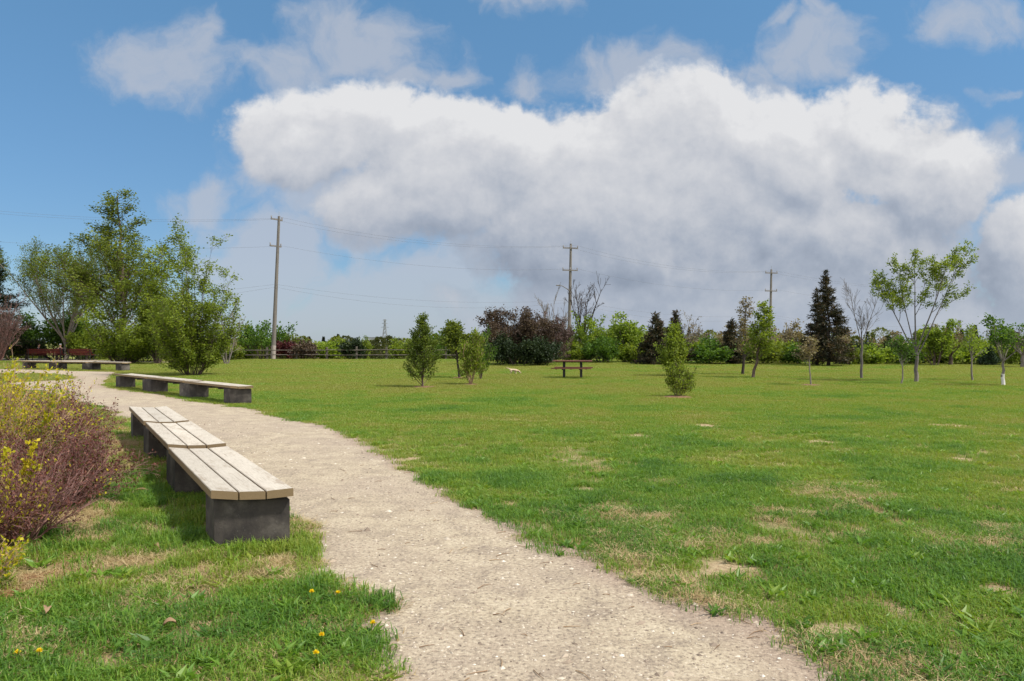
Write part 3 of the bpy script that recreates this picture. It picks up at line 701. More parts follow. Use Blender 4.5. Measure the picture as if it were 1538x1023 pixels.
for q, (px, py, top, w, lf, lab) in enumerate([(18, 541, 505, 60, 'leaf_olive', 'low olive bush behind the fence left of the seated people'), (128, 541, 498, 60, 'leaf_poplar', 'pale green bush behind the right-hand red bench'),
        (215, 544, 500, 70, 'leaf_green', 'low green bush between the tallest poplar and its slender neighbour'), (335, 542, 517, 60, 'leaf_olive', 'low olive bush behind the leafless leaning sapling')]):
    T('bush', lab, 'bush', px, py, top, w, 'stems', leaf=lf, bark='bark_dark', nl=3500, ls=.17, seed=30 + q, ns=14, open=48, n1=6, n2=4, spread=.15, edge=.75, foot=.12, tname='stem', cname='foliage')

# bushes beyond the fence, left half
FAR = [(395, 71, 486, 70, 'leaf_green', 'tall green bush behind the left-hand utility pole'), (372, 73, 508, 40, 'leaf_poplar', 'pale green bush left of the tall bush behind the utility pole'),
       (428, 69, 517, 30, 'leaf_red', 'low dark red bush at the right foot of the left-hand utility pole'), (457, 66.5, 514, 30, 'leaf_bronze', 'round brown bush by the fence right of the dark red bush'),
       (528, 66.5, 509, 30, 'leaf_dark', 'round dark green bush by the fence left of the white building'), (488, 70, 517, 40, 'leaf_fresh', 'yellow green low bush between the round brown and round dark bushes'),
       (440, 74, 505, 40, 'leaf_olive', 'olive bush rising behind the dark red bush'), (505, 73, 512, 34, 'leaf_poplar', 'pale green bush left of the round dark green bush'),
       (548, 72, 509, 26, 'leaf_poplar', 'narrow yellowish bush just left of the white building'), (610, 71, 511, 44, 'leaf_poplar', 'pale bush right of the white building'),
       (655, 72, 500, 46, 'leaf_green', 'green bush behind the tall conical sapling'), (700, 73, 508, 46, 'leaf_olive', 'olive bush behind the paired saplings'), (735, 71, 514, 34, 'leaf_poplar', 'pale bush left of the big bronze shrub')]
for q, (px, dd, top, w, lf, lab) in enumerate(FAR):
    T('bush', lab, 'bush', px, 0, top, w, 'stems', dd=dd, leaf=lf, bark='bark_dark', nl=2600, ls=.19, seed=50 + q, ns=14, open=45, n1=6, n2=4, spread=.16, edge=.8, foot=.14, tname='stem', cname='foliage', group='bushes beyond the rail fence')

# saplings on the lawn
T('young_tree', 'cone-shaped young tree with full green foliage in a mulch ring', 'young tree', 635, 583, 474, 47, 'poplar', leaf='leaf_sapling', bark='bark_brown', nl=8000, ls=.06, seed=70, nb=70, n2=5, t0=.02, ang=(22, 46), prof=([0, .1, .35, .6, 1], [.75, .95, .9, .52, .10]), spread=.05, r0=.03, up=.3)
T('young_tree', 'young tree with olive top and dark bare lower trunk behind the low yellowish sapling', 'young tree', 690, 569, 484, 52, 'poplar', leaf='leaf_olive', bark='bark_dark', nl=3600, ls=.085, seed=71, nb=34, n2=5, t0=.3, spread=.06, r0=.055, lean=(-.2, 0))
T('young_tree', 'bushy yellow green young tree forking from the ground right of the olive-topped one', 'young tree', 707, 579, 500, 38, 'stems', leaf='leaf_poplar', bark='twig_tan', nl=3600, ls=.075, seed=72, ns=12, open=28, n1=8, n2=4, spread=.05, foot=.05, r0=.03)
T('young_tree', 'blue green bushy young tree just behind and right of the yellow green forked one', 'young tree', 722, 571, 494, 36, 'stems', leaf='leaf_green', bark='bark_brown', nl=3600, ls=.08, seed=73, ns=12, open=24, n1=8, n2=4, spread=.06, foot=.05, r0=.03)
T('shrub', 'round low yellow green shrub on a mulch patch right of the picnic table', 'shrub', 1018, 597, 543, 46, 'stems', leaf='leaf_poplar', bark='bark_brown', nl=3000, ls=.05, seed=74, ns=18, open=38, n1=8, n2=4, spread=.035, foot=.06, r0=.025, tname='stem', cname='foliage')
T('young_tree', 'dense leafy green young tree standing behind the round low shrub', 'young tree', 1008, 566, 488, 42, 'stems', leaf='leaf_poplar', bark='bark_dark', nl=6500, ls=.07, seed=75, ns=14, open=26, n1=13, n2=4, cone=[1, .88, .74, .6, .48], spread=.06, r0=.05, foot=.05, a1=(.25, .6), l1=(.14, .32), t1=.12, wob=.03)
T('thin_tree', 'slim nearly leafless tree with a straight dark trunk left of the leaning one', 'tree', 1115, 564, 446, 34, 'spire', leaf='leaf_bud', bark='bark_dark', nl=1500, ls=.07, seed=76, nb=44, n2=4, t0=.18, ang=(22, 40), prof=([0, .2, .5, 1], [.35, .5, .42, .12]), r0=.07, spread=.05)
T('thin_tree', 'slim tree with yellow green leaves leaning right of the nearly leafless one', 'tree', 1131, 569, 455, 42, 'spire', leaf='leaf_poplar', bark='bark_brown', nl=2600, ls=.075, seed=77, nb=44, n2=4, t0=.2, ang=(22, 44), prof=([0, .2, .5, 1], [.4, .6, .5, .14]), r0=.07, lean=(.32, 0), spread=.05)
T('young_tree', 'thin staked sapling with brown buds in front of the big dark spruce', 'young tree', 1218, 580, 506, 34, 'spire', leaf='leaf_bud', bark='bark_grey', nl=900, ls=.055, seed=78, nb=30, n2=4, t0=.42, prof=([0, .4, .6, 1], [.2, .6, .55, .12]), r0=.028, spread=.05)
T('bare_tree', 'leafless pale tree with a wishbone fork right of the big dark spruce', 'tree', 1294, 570, 418, 64, 'vase', bark='bark_mid', nl=0, seed=79, fork=.40, limbs=[(-.28, .1, 1, .95), (.42, -.1, 1, .95), (.1, .3, 1, .6)], n1=12, n2=7, r0=.05, minr=.005, up1=.5, wob=.04)
T('elm_tree', 'wide vase-shaped tree with leafy branch tips and a leaning right limb', 'tree', 1376, 575, 366, 158, 'vase', leaf='leaf_poplar', bark='bark_mid', nl=8500, ls=.075, seed=81, fork=.25, limbs=[(-.42, .1, 1, .80), (-.16, .25, 1, .95), (.50, .05, 1, 1.12), (.22, -.25, 1, 1.0), (.02, .12, 1, .86)],
  n1=9, n2=5, t1=.45, a1=(.3, .8), r0=.066, spread=.06, lt=.55, flat=.6, up=.12, wob=.035, paint=.38, pmat='bark_grey', minr=.005)
T('young_tree', 'small thin sapling with sparse dark leaves left of the wide vase-shaped tree', 'young tree', 1353, 578, 506, 30, 'spire', leaf='leaf_green', bark='bark_grey', nl=900, ls=.06, seed=82, nb=26, n2=4, t0=.35, r0=.03, spread=.05)
T('young_tree', 'slim pale sapling with a feathery yellowish crown left of the white-footed sapling', 'young tree', 1461, 573, 488, 36, 'spire', leaf='leaf_fresh', bark='bark_grey', nl=1100, ls=.065, seed=83, nb=28, n2=4, t0=.35, r0=.04, spread=.06)
T('young_tree', 'sapling with a white-painted trunk foot and dark green leaf clusters near the right edge', 'young tree', 1507, 580, 478, 62, 'vase', leaf='leaf_green', bark='bark_grey', nl=1700, ls=.085, seed=84, fork=.42, ns=5, open=.62, n1=5, n2=4, r0=.05, spread=.07, paint=.42, lt=.5, flat=.5)

# big shrub left of the table, twin in the photo
T('bronze_shrub', 'big bronze-tipped dense shrub, the left half of the dark mass behind the dog', 'shrub', 776, 548.5, 464, 104, 'stems', leaf='leaf_bronze', bark='bark_dark', nl=30000, ls=.11, seed=90, ns=30, open=48, n1=9, n2=5, spread=.1, edge=.8, foot=.12, lt=.45, tname='stem', cname='foliage')
T('evergreen_shrub', 'low very dark green evergreen shrub filling the foot of the bronze shrub', 'shrub', 782, 550, 503, 100, 'stems', leaf='leaf_dark', bark='bark_dark', nl=22000, ls=.13, seed=91, ns=30, open=62, n1=8, n2=5, spread=.14, edge=.95, foot=.3, tname='stem', cname='foliage')
T('mauve_shrub', 'tall mauve-grey budding shrub, the right half of the dark mass left of the utility pole', 'shrub', 822, 547, 470, 72, 'stems', leaf='leaf_mauve', bark='twig_purple', nl=15000, ls=.10, seed=92, ns=26, open=42, n1=8, n2=5, spread=.08, edge=.8, foot=.1, minr=.007, tname='stem', cname='foliage')
T('bare_tree', 'bare thin tree rising behind the mauve shrub left of the middle utility pole', 'tree', 826, 0, 428, 58, 'stems', dd=62, bark='bark_grey', nl=0, seed=93, ns=10, open=22, n1=8, n2=5, minr=.012)
T('half_bare_tree', 'tall tree with bare top branches right of the middle utility pole', 'tree', 876, 0, 410, 66, 'vase', dd=60, bark='bark_dark', nl=0, seed=94, fork=.32, ns=5, open=.42, n1=8, n2=5, r0=.16, minr=.012)
T('bush', 'fresh yellow green leaf sprays around the trunk of the half bare tree', 'bush', 884, 0, 470, 52, 'stems', dd=59.5, leaf='leaf_fresh', bark='bark_dark', nl=2600, ls=.15, seed=95, ns=9, open=36, n1=6, n2=4, spread=.1, tname='stem', cname='foliage')
T('aspen_tree', 'pale green young aspen with visible white stems left of the twin dark spruces', 'tree', 938, 0, 474, 50, 'stems', dd=58, leaf='leaf_fresh', bark='bark_pale', nl=4200, ls=.15, seed=96, ns=9, open=22, n1=9, n2=4, spread=.12, lt=.2)
T('aspen_tree', 'smaller bright aspen between the half bare tree and the taller aspen', 'tree', 912, 0, 482, 40, 'stems', dd=60, leaf='leaf_fresh', bark='bark_pale', nl=3000, ls=.15, seed=97, ns=8, open=22, n1=8, n2=4, spread=.12)
T('spruce_tree', 'dark spruce, the left one of the two behind the round low shrub', 'tree', 985, 0, 473, 46, 'spruce', dd=52, leaf='needle_dark', bark='bark_dark', nl=7000, ls=.20, seed=98, nb=120)
T('spruce_tree', 'slender dark spruce directly behind the dense leafy young tree', 'tree', 1016, 0, 469, 38, 'spruce', dd=54, leaf='needle_dark', bark='bark_dark', nl=6000, ls=.20, seed=99, nb=110)
T('bare_tree', 'bare many-branched thin tree right of the slender spruce', 'tree', 1040, 0, 468, 56, 'stems', dd=60, leaf='leaf_bud', bark='bark_grey', nl=500, ls=.12, seed=101, ns=12, open=32, n1=7, n2=5, minr=.012)
T('spruce_tree', 'small dark spruce left of the slim leafless tree', 'tree', 1097, 0, 481, 36, 'spruce', dd=53, leaf='needle_dark', bark='bark_dark', nl=6000, ls=.20, seed=102, nb=110)
T('spruce_tree', 'tallest dark brown-green spruce standing on the lawn edge', 'tree', 1244, 551, 408, 56, 'spruce', leaf='needle_dark', bark='bark_dark', nl=10000, ls=.17, seed=103, nb=150)
T('spruce_tree', 'shorter dark spruce pressed against the left side of the tallest one', 'tree', 1227, 550, 436, 40, 'spruce', leaf='needle_dark', bark='bark_dark', nl=6000, ls=.17, seed=104, nb=110)
T('spruce_tree', 'small dense green spruce between the two saplings near the right edge', 'tree', 1484, 550, 522, 26, 'spruce', leaf='needle_green', bark='bark_dark', nl=3600, ls=.13, seed=105, nb=90, t0=.02)
T('pale_tree', 'light green spring tree behind the wide vase-shaped tree', 'tree', 1404, 0, 484, 54, 'stems', dd=50, leaf='leaf_fresh', bark='bark_brown', nl=3800, ls=.13, seed=106, ns=9, open=30, n1=8, n2=4, spread=.1)
T('bare_tree', 'pale brown budding tree right of the light green spring tree', 'tree', 1428, 0, 488, 50, 'vase', dd=51, leaf='leaf_bud', bark='bark_brown', nl=1800, ls=.10, seed=107, fork=.3, ns=6, open=.55, n1=8, n2=5, r0=.12, minr=.01)
T('bare_tree', 'leafless mauve tree cut off by the right edge', 'tree', 1536, 0, 494, 60, 'vase', dd=47, leaf='leaf_mauve', bark='bark_grey', nl=1500, ls=.09, seed=108, fork=.35, ns=5, open=.55, n1=8, n2=5, r0=.12, minr=.009)
for q, (px, dd, top, w, lf, lab) in enumerate([(1168, 58, 492, 40, 'leaf_bud', 'thin yellowish budding tree just right of the right-hand utility pole'), (1192, 60, 484, 50, 'leaf_bud', 'pale budding tree left of the shorter dark spruce'),
        (1330, 58, 498, 44, 'leaf_bud', 'pale budding tree behind the small thin sapling'), (1082, 62, 490, 44, 'leaf_bud', 'pale budding tree left of the small dark spruce'), (1268, 60, 496, 36, 'leaf_bud', 'pale budding tree between the tallest spruce and the wishbone tree')]):
    T('budding_tree', lab, 'tree', px, 0, top, w, 'stems', dd=dd, leaf=lf, bark='bark_grey', nl=1500, ls=.14, seed=120 + q, ns=9, open=30, n1=7, n2=4, spread=.1, minr=.011)
EDGE = [(868, 57, 516, 46, 'leaf_poplar', 'pale green bush behind the picnic table'), (905, 56, 508, 44, 'leaf_green', 'green bush below the smaller aspen'), (945, 57, 516, 44, 'leaf_fresh', 'yellow green bush below the taller aspen'),
        (966, 56, 519, 34, 'leaf_poplar', 'low bush left of the left twin spruce'), (1050, 55, 516, 40, 'leaf_fresh', 'yellow green bush right of the slender spruce'), (1070, 53, 511, 46, 'leaf_green', 'round bright green bush between the slender and the small spruce'),
        (1140, 54, 514, 46, 'leaf_olive', 'olive bush behind the leaning slim tree'), (1178, 55, 515, 40, 'leaf_poplar', 'pale bush at the foot of the right-hand utility pole'), (1198, 53, 521, 34, 'leaf_green', 'dark green round bush left of the shorter spruce'),
        (1276, 52, 524, 36, 'leaf_olive', 'low olive bush right of the tallest spruce'), (1292, 56, 518, 40, 'leaf_dark', 'dark low bush behind the wishbone tree'), (1318, 53, 520, 44, 'leaf_fresh', 'yellow green bush right of the wishbone tree'),
        (1338, 55, 508, 20, 'leaf_dark', 'narrow dark bush left of the small thin sapling'), (1362, 53, 517, 34, 'leaf_green', 'green bush behind the trunk of the wide vase-shaped tree'), (1390, 54, 522, 44, 'leaf_olive', 'olive bush right of the wide vase-shaped trunk'),
        (1446, 53, 516, 44, 'leaf_fresh', 'yellow green bush left of the slim feathery sapling'), (1466, 54, 512, 34, 'leaf_poplar', 'pale bush behind the slim feathery sapling'), (1503, 55, 518, 32, 'leaf_olive', 'olive bush behind the white-footed sapling'),
        (1524, 52, 521, 40, 'leaf_fresh', 'yellow green bush below the mauve tree at the right edge')]
for q, (px, dd, top, w, lf, lab) in enumerate(EDGE):
    T('bush', lab, 'bush', px, 0, top, w * 1.15, 'stems', dd=dd, leaf=lf, bark='bark_dark', nl=2600, ls=.15, seed=140 + q, ns=14, open=45, n1=6, n2=4, spread=.13, edge=.8, foot=.14, tname='stem', cname='foliage', group='bushes along the far edge of the lawn')

# the far wood that reads as one mass
def treeline():
    r = np.random.default_rng(77); m = MB()
    for q in range(250):
        d = r.uniform(84, 150); px = r.uniform(-330, 1870); x0 = (px - CX) * d / F; z0 = float(gz(x0, d))
        right = np.clip((px - 600) / 300, 0, 1)
        tp = r.normal(511 - 8 * right, 4 + 3 * right); conif = r.uniform() < .42
        H = Z(tp, d) - z0; W = H * (r.uniform(.35, .5) if conif else r.uniform(.7, 1.1))
        n = 1400; t = r.uniform(0, 1, n) ** .8
        prof = (1 - t) * W / 2 if conif else np.sqrt(np.clip(1 - (2 * t - .95) ** 2, 0.02, 1)) * W / 2
        a = r.uniform(0, 6.283, n); q_ = prof * np.sqrt(r.uniform(.15, 1, n)) * r.uniform(.7, 1.15, n)
        C = np.c_[x0 + q_ * np.cos(a), d + q_ * np.sin(a), z0 + t * H]
        D = np.c_[np.cos(a), np.sin(a), r.normal(0 if conif else .4, .4, n)]
        col = r.normal(.12, .05) if conif else r.choice([.4, .62, .8]) + r.normal(0, .05)
        m.leaves(C, D, .27, .18, r, np.clip(col + r.normal(0, .06, n), 0, 1))
    mt = mat_leaf('mixed woodland leaf', [(.022, .032, .018), (.042, .056, .024), (.075, .085, .028), (.13, .16, .03), (.21, .23, .05)], .4)
    tag(m.build('treeline', mt), 'distant mixed wood of small dark spruces and pale green trees along the horizon', 'woods', kind='stuff')
treeline()

# mulch rings under the young trees
def mulch(px, py, r):
    x0, y0 = G(px, py); rg = np.random.default_rng(int(px)); m = MB(); n = 26
    a = np.arange(n) * 6.283 / n; rr = r * (1 + rg.normal(0, .09, n))
    V = [[x0, y0, .05]]; V += [[x0 + q * .55 * math.cos(t), y0 + q * .55 * math.sin(t), .04 + rg.uniform(0, .01)] for t, q in zip(a, rr)]; V += [[x0 + q * math.cos(t), y0 + q * math.sin(t), .006] for t, q in zip(a, rr)]
    m.add(V, [[0, 1 + k, 1 + (k + 1) % n] for k in range(n)]); m.add(V, [[1 + k, 1 + n + k, 1 + n + (k + 1) % n, 1 + (k + 1) % n] for k in range(n)])
    return m.build('mulch', M['mulch'], smooth=True)
for px, py, r, lab in ((636, 583, .62, 'reddish mulch ring under the cone-shaped young tree'), (706, 579, .4, 'reddish mulch below the yellow green forked young tree'), (1016, 598, .55, 'reddish mulch below the round low shrub'),
                       (1218, 580, .5, 'pale mulch below the thin staked sapling'), (688, 569, .4, 'mulch below the olive-topped young tree')):
    tag(mulch(px, py, r), lab, 'mulch', kind='stuff')

# ------------------------------------------------------------------ benches of planks on concrete blocks
def bench(label, A, B, e, cut_in=0):
    """A: near end, B: far end of the left edge; e: the vector across the seat"""
    A, B, e = np.array(A, float), np.array(B, float), np.array(e, float)
    L = np.linalg.norm(B - A); u = (B - A) / L
    root = empty('plank_bench', (A[0], A[1], 0)); tag(root, label, 'bench', 'long benches of three plank seats on dark blocks')
    seg = L / 3; gap = .22; rg = np.random.default_rng(int(L * 100))
    zt = .455; th = .062
    for s in range(3):
        a0 = u * (s * seg + (gap / 2 if s else 0)); a1 = u * ((s + 1) * seg - (gap / 2 if s < 2 else 0))
        off = rg.normal(0, .008, 2); dz = rg.normal(0, .003)
        bt = MB()
        for q in (.27, .5, .73):                  # battens under the planks
            c = a0 + (a1 - a0) * q + e * .5
            hw = e * .44; t = u * .035
            bt.prism([c - hw - t, c + hw - t, c + hw + t, c - hw + t], zt - th - .047, zt - th - .004)
        for w in (.25, .75):
            h = u * (seg * .26); c = (a0 + a1) / 2 + e * w; bt.prism([c - h - e * .03, c - h + e * .03, c + h + e * .03, c + h - e * .03], zt - th - .03, zt - th - .008)
        sec = bt.build('seat', M['bark_dark'], root)
        for k in range(3):
            w0, w1 = k / 3 + (.010 if k else 0), (k + 1) / 3 - (.010 if k < 2 else 0)
            zl, zr = (.022, .006) if k == 0 else ((.004, .004) if k == 1 else (.006, .022))    # dished seat
            n = 12; m = MB(); jit = rg.normal(0, .004, 2); gr = []
            V = []
            for q in range(n + 1):
                t = q / n; p = a0 * (1 - t) + a1 * t + u * (jit[0] if q == 0 else jit[1] if q == n else 0)
                sag = rg.normal(0, .0006)
                c0, c1 = p + e * w0 + off, p + e * w1 + off; b = .006; x = e / np.linalg.norm(e) * b
                ring = [(c0, zl - th), (c1, zr - th), (c1, zr - b), (c1 - x, zr), (c0 + x, zl), (c0, zl - b)]
                for c, z in ring: V.append([c[0], c[1], zt + z + dz + sag]); gr.append([t * seg + s * 7 + k * 13.7, 0, 0])
            nr = 6
            for j in range(len(V)):
                jj = j % nr; gr[j][1] = (0, .19, .2, .19, .01, 0)[jj] + k * .31; gr[j][2] = (0, 0, .05, .06, .06, .05)[jj]
            tn = rg.uniform(0, 1)
            m.add(V, [[q * nr + j, q * nr + (j + 1) % nr, (q + 1) * nr + (j + 1) % nr, (q + 1) * nr + j] for q in range(n) for j in range(nr)], tn)
            m.add(V, [[j for j in range(nr)][::-1]], tn); m.add(V, [[n * nr + j for j in range(nr)]], tn)
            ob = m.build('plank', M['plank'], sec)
            at_ = ob.data.attributes.new('grain', 'FLOAT_VECTOR', 'POINT'); at_.data.foreach_set('vector', np.tile(np.array(gr), (3, 1)).ravel()[:len(ob.data.vertices) * 3])
            bmm = bmesh.new(); bmm.from_mesh(ob.data); bmesh.ops.recalc_face_normals(bmm, faces=bmm.faces[:]); bmm.to_mesh(ob.data); bmm.free()
    for q in range(4):                            # blocks: thinner at the ends, thick where two seats meet
        t = .42 if q in (0, 3) else .78
        c = u * (q * seg + (t / 2 + .06 if q == 0 else -(t / 2 + .06) if q == 3 else 0))
        a, b_ = c + e * .045 - u * t / 2, c + e * .965 - u * t / 2
        m = MB(); ch = .014; top = zt - th - .005
        def outl(k): 
            x = e / np.linalg.norm(e) * k; y = u * k
            p = [a, b_, b_ + u * t, a + u * t]
            return [p[0] + x + y, p[1] - x + y, p[2] - x - y, p[3] + x - y]
        lv = [(-.12, 0), (top - ch, 0), (top, ch)]; V = []
        for z, k in lv: V += [[*p, z] for p in outl(k)]
        m.add(V, [[l * 4 + j, l * 4 + (j + 1) % 4, l * 4 + 4 + (j + 1) % 4, l * 4 + 4 + j] for l in range(2) for j in range(4)]); m.add(V, [[8, 9, 10, 11]])
        ob = m.build('support', M['concrete'], root)
        bmm = bmesh.new(); bmm.from_mesh(ob.data); bmesh.ops.recalc_face_normals(bmm, faces=bmm.faces[:]); bmm.to_mesh(ob.data); bmm.free()
    return root
bench('nearest long bench of pale grey planks on dark concrete blocks beside the hedge', (-2.265, 6.03), (-6.52, 13.6), (.60, .085))
a2, b2 = np.array(G(346, 608)), np.array(G(172, 582.5))
bench('middle plank bench row across the path in front of the many-stemmed poplar clump', a2, b2, (.565, .03))
a3, b3 = np.array(G(183, 558.6)), np.array(G(32, 555.2))
u3 = (b3 - a3) / np.linalg.norm(b3 - a3)
bench('farthest plank bench row in front of the red benches', a3, b3, np.array([-u3[1], u3[0]]) * -.56 if -u3[0] < 0 else np.array([u3[1], -u3[0]]) * .56)

# red park benches with backs to the lawn
def red_bench(label, px0, px1, d):
    x0, x1 = (px0 - CX) * d / F, (px1 - CX) * d / F; w = x1 - x0
    root = empty('park_bench', ((x0 + x1) / 2, d, 0)); tag(root, label, 'bench', 'red park benches by the far path')
    def slats(spec, name):
        m = MB()
        for y, z, dy, dz, rx in spec:
            c, s = math.cos(rx), math.sin(rx)
            m.box((0, y, z), (w, dy, dz), tilt=[[1, 0, 0], [0, c, -s], [0, s, c]], bevel=.006)
        ys = [q[0] for q in spec]; zs = [q[1] for q in spec]
        for s in (-.8, .8): m.tube([(s * w / 2, y + (.0 if name == 'seat' else .022), z - (.022 if name == 'seat' else 0)) for y, z in zip(ys, zs)], .018, 6)
        return m.build(name, M['red_wood'], root)
    slats([(.06, .44, .10, .035, .05), (.18, .445, .10, .035, .03), (.30, .45, .10, .035, 0), (.42, .455, .10, .035, 0)], 'seat')
    slats([(-.02, .60, .035, .12, .15), (-.045, .735, .035, .12, .15), (-.07, .87, .035, .10, .15)], 'backrest')
    for s in (-1, 1):
        m = MB(); X_ = s * (w / 2 - .12)
        m.tube([(X_, -.10, 0), (X_, -.02, .40), (X_, -.06, .62), (X_, -.12, .93)], .028, 6).tube([(X_, .50, 0), (X_, .46, .42)], .028, 6).tube([(X_, -.02, .40), (X_, .48, .42)], .022, 6)
        m.tube([(X_, -.04, .62), (X_, .42, .64), (X_, .46, .42)], .02, 6)
        m.build('leg', M['metal_dark'], root)
    return root
DB = 64.5
red_bench('red slatted park bench with two people on it', 41, 94, DB)
red_bench('empty red slatted park bench right of the seated people', 101.5, 138, DB + .2)

# ------------------------------------------------------------------ people and dog
def skin(name, joints, edges, mat, parent=None, sub=1, root=0, loc=None):
    me = bpy.data.meshes.new(name); me.from_pydata([j[:3] for j in joints], edges, []); me.materials.append(mat)
    o = bpy.data.objects.new(name, me); COL.objects.link(o)
    if parent: o.parent = parent
    md = o.modifiers.new('skin', 'SKIN'); md.use_smooth_shade = True
    for v, j in zip(me.skin_vertices[0].data, joints): r = j[3]; v.radius = (r, r if len(j) < 5 else j[4])
    for i, v in enumerate(me.skin_vertices[0].data): v.use_root = (i == root)
    if sub: s = o.modifiers.new('sub', 'SUBSURF'); s.levels = sub; s.render_levels = sub
    return o
def seated(label, x, y, rz, coat, legs, hat=None, shirt=None, ext=0.):
    """sitting figure facing local +y, hips over the origin at seat height"""
    root = empty('person', (x, y, .47), rz); tag(root, label, 'person')
    J = [(0, 0, .10, .14, .11), (0, -.03, .30, .14, .10), (0, -.02, .48, .15, .10), (0, .0, .575, .06), (0, .015, .64, .055), (0, .02, .71, .085, .095), (0, .02, .80, .08, .09), (0, .015, .855, .045)]
    E = [(0, 1), (1, 2), (2, 3), (3, 4), (4, 5), (5, 6), (6, 7)]
    def ch(p, pts):
        for q in pts: J.append(q); E.append((p, len(J) - 1)); p = len(J) - 1
        return p
    kn = (.43 + ext * .05); ft = .45 + ext
    for s in (-1, 1):
        ch(0, [(s * .09, .03, .09, .085), (s * .11, kn, .11, .062), (s * .11, (kn + ft) / 2, -.16 + ext * .05, .05), (s * .11, ft, -.41, .036)])
        w = ch(2, [(s * .17, -.01, .49, .055), (s * .22, .02, .28, .045), (s * .17, .22, .20, .034), (s * .13, .30, .18, .024)])
        p = ch(w, [(s * .12, .36, .17, .026)])
        for f in range(4): ch(p, [(s * (.145 - .02 * f), .40 + .008 * (f in (1, 2)), .165, .009), (s * (.145 - .02 * f), .43 + .008 * (f in (1, 2)), .145, .008)])
        ch(w, [(s * .10, .345, .18, .010), (s * .085, .37, .17, .008)])
    skin('body', J, E, M['skin'], root)
    jj = [(0, 0, .07, .165, .13), (0, -.03, .28, .165, .125), (0, -.02, .46, .175, .125), (0, -.005, .545, .085)]; ee = [(0, 1), (1, 2), (2, 3)]
    for s in (-1, 1):
        k = len(jj); jj += [(s * .175, -.01, .49, .07), (s * .225, .02, .28, .058), (s * .17, .22, .20, .045)]; ee += [(2, k), (k, k + 1), (k + 1, k + 2)]
    skin('jacket', jj, ee, M[coat], root)
    if shirt: skin('collar', [(0, -.03, .50, .13, .10), (0, -.005, .575, .08)], [(0, 1)], M[shirt], root)
    jj = [(0, 0, .09, .155, .12)]; ee = []
    for s in (-1, 1):
        k = len(jj); jj += [(s * .09, .05, .09, .098), (s * .11, kn, .11, .075), (s * .11, (kn + ft) / 2, -.16 + ext * .05, .062), (s * .11, ft, -.37, .052)]; ee += [(0, k), (k, k + 1), (k + 1, k + 2), (k + 2, k + 3)]
    skin('trousers', jj, ee, M[legs], root)
    for s in (-1, 1): skin('shoe', [(s * .11, ft - .03, -.42, .045), (s * .11, ft + .08, -.43, .04), (s * .11, ft + .17, -.44, .028)], [(0, 1), (1, 2)], M['cloth_black'], root)
    if hat: skin('hat', [(0, .02, .785, .12, .13), (0, .015, .84, .095, .10), (0, .01, .875, .06)], [(0, 1), (1, 2)], M[hat], root)
    else: skin('hair', [(0, -.03, .72, .085), (0, -.01, .80, .095), (0, .0, .85, .07)], [(0, 1), (1, 2)], M['hair_dark'], root)
    for s in (-1, 1):
        MB().box((s * .032, .106, .745), (.022, .012, .010), bevel=.004).build('eye', M['hair_dark'], root)
        MB().box((s * .088, .02, .72), (.018, .03, .05), bevel=.007).build('ear', M['skin'], root)
    MB().box((0, .105, .675), (.05, .010, .008), bevel=.003).build('mouth', M['red_wood'], root)
    MB().box((0, .118, .71), (.022, .03, .04), bevel=.008, taper=.6).build('nose', M['skin'], root)
    return root
xb = lambda px: (px - CX) * DB / F
seated('seated person with dark hair, dark jacket and white collar facing away on the red bench', xb(55.5), DB + .24, R(-40), 'cloth_navy', 'cloth_black', None, 'cloth_white', .22)
seated('seated person in black wearing a pale hat at the right end of the red bench', xb(88), DB + .24, R(10), 'cloth_black', 'cloth_black', 'cloth_white')
def bag():
    root = empty('bag', (xb(47), DB + .22, .475)); tag(root, 'grey soft bag lying on the left end of the red bench', 'bag')
    skin('body', [(-.26, 0, .14, .10, .13), (-.1, 0, .16, .14, .15), (.12, 0, .16, .14, .15), (.27, 0, .13, .10, .12)], [(0, 1), (1, 2), (2, 3)], M['cloth_grey'], root)
    MB().tube([(-.16, -.02, .27), (-.10, -.02, .38), (.10, -.02, .38), (.16, -.02, .27)], .013, 6).build('handle', M['cloth_black'], root)
bag()
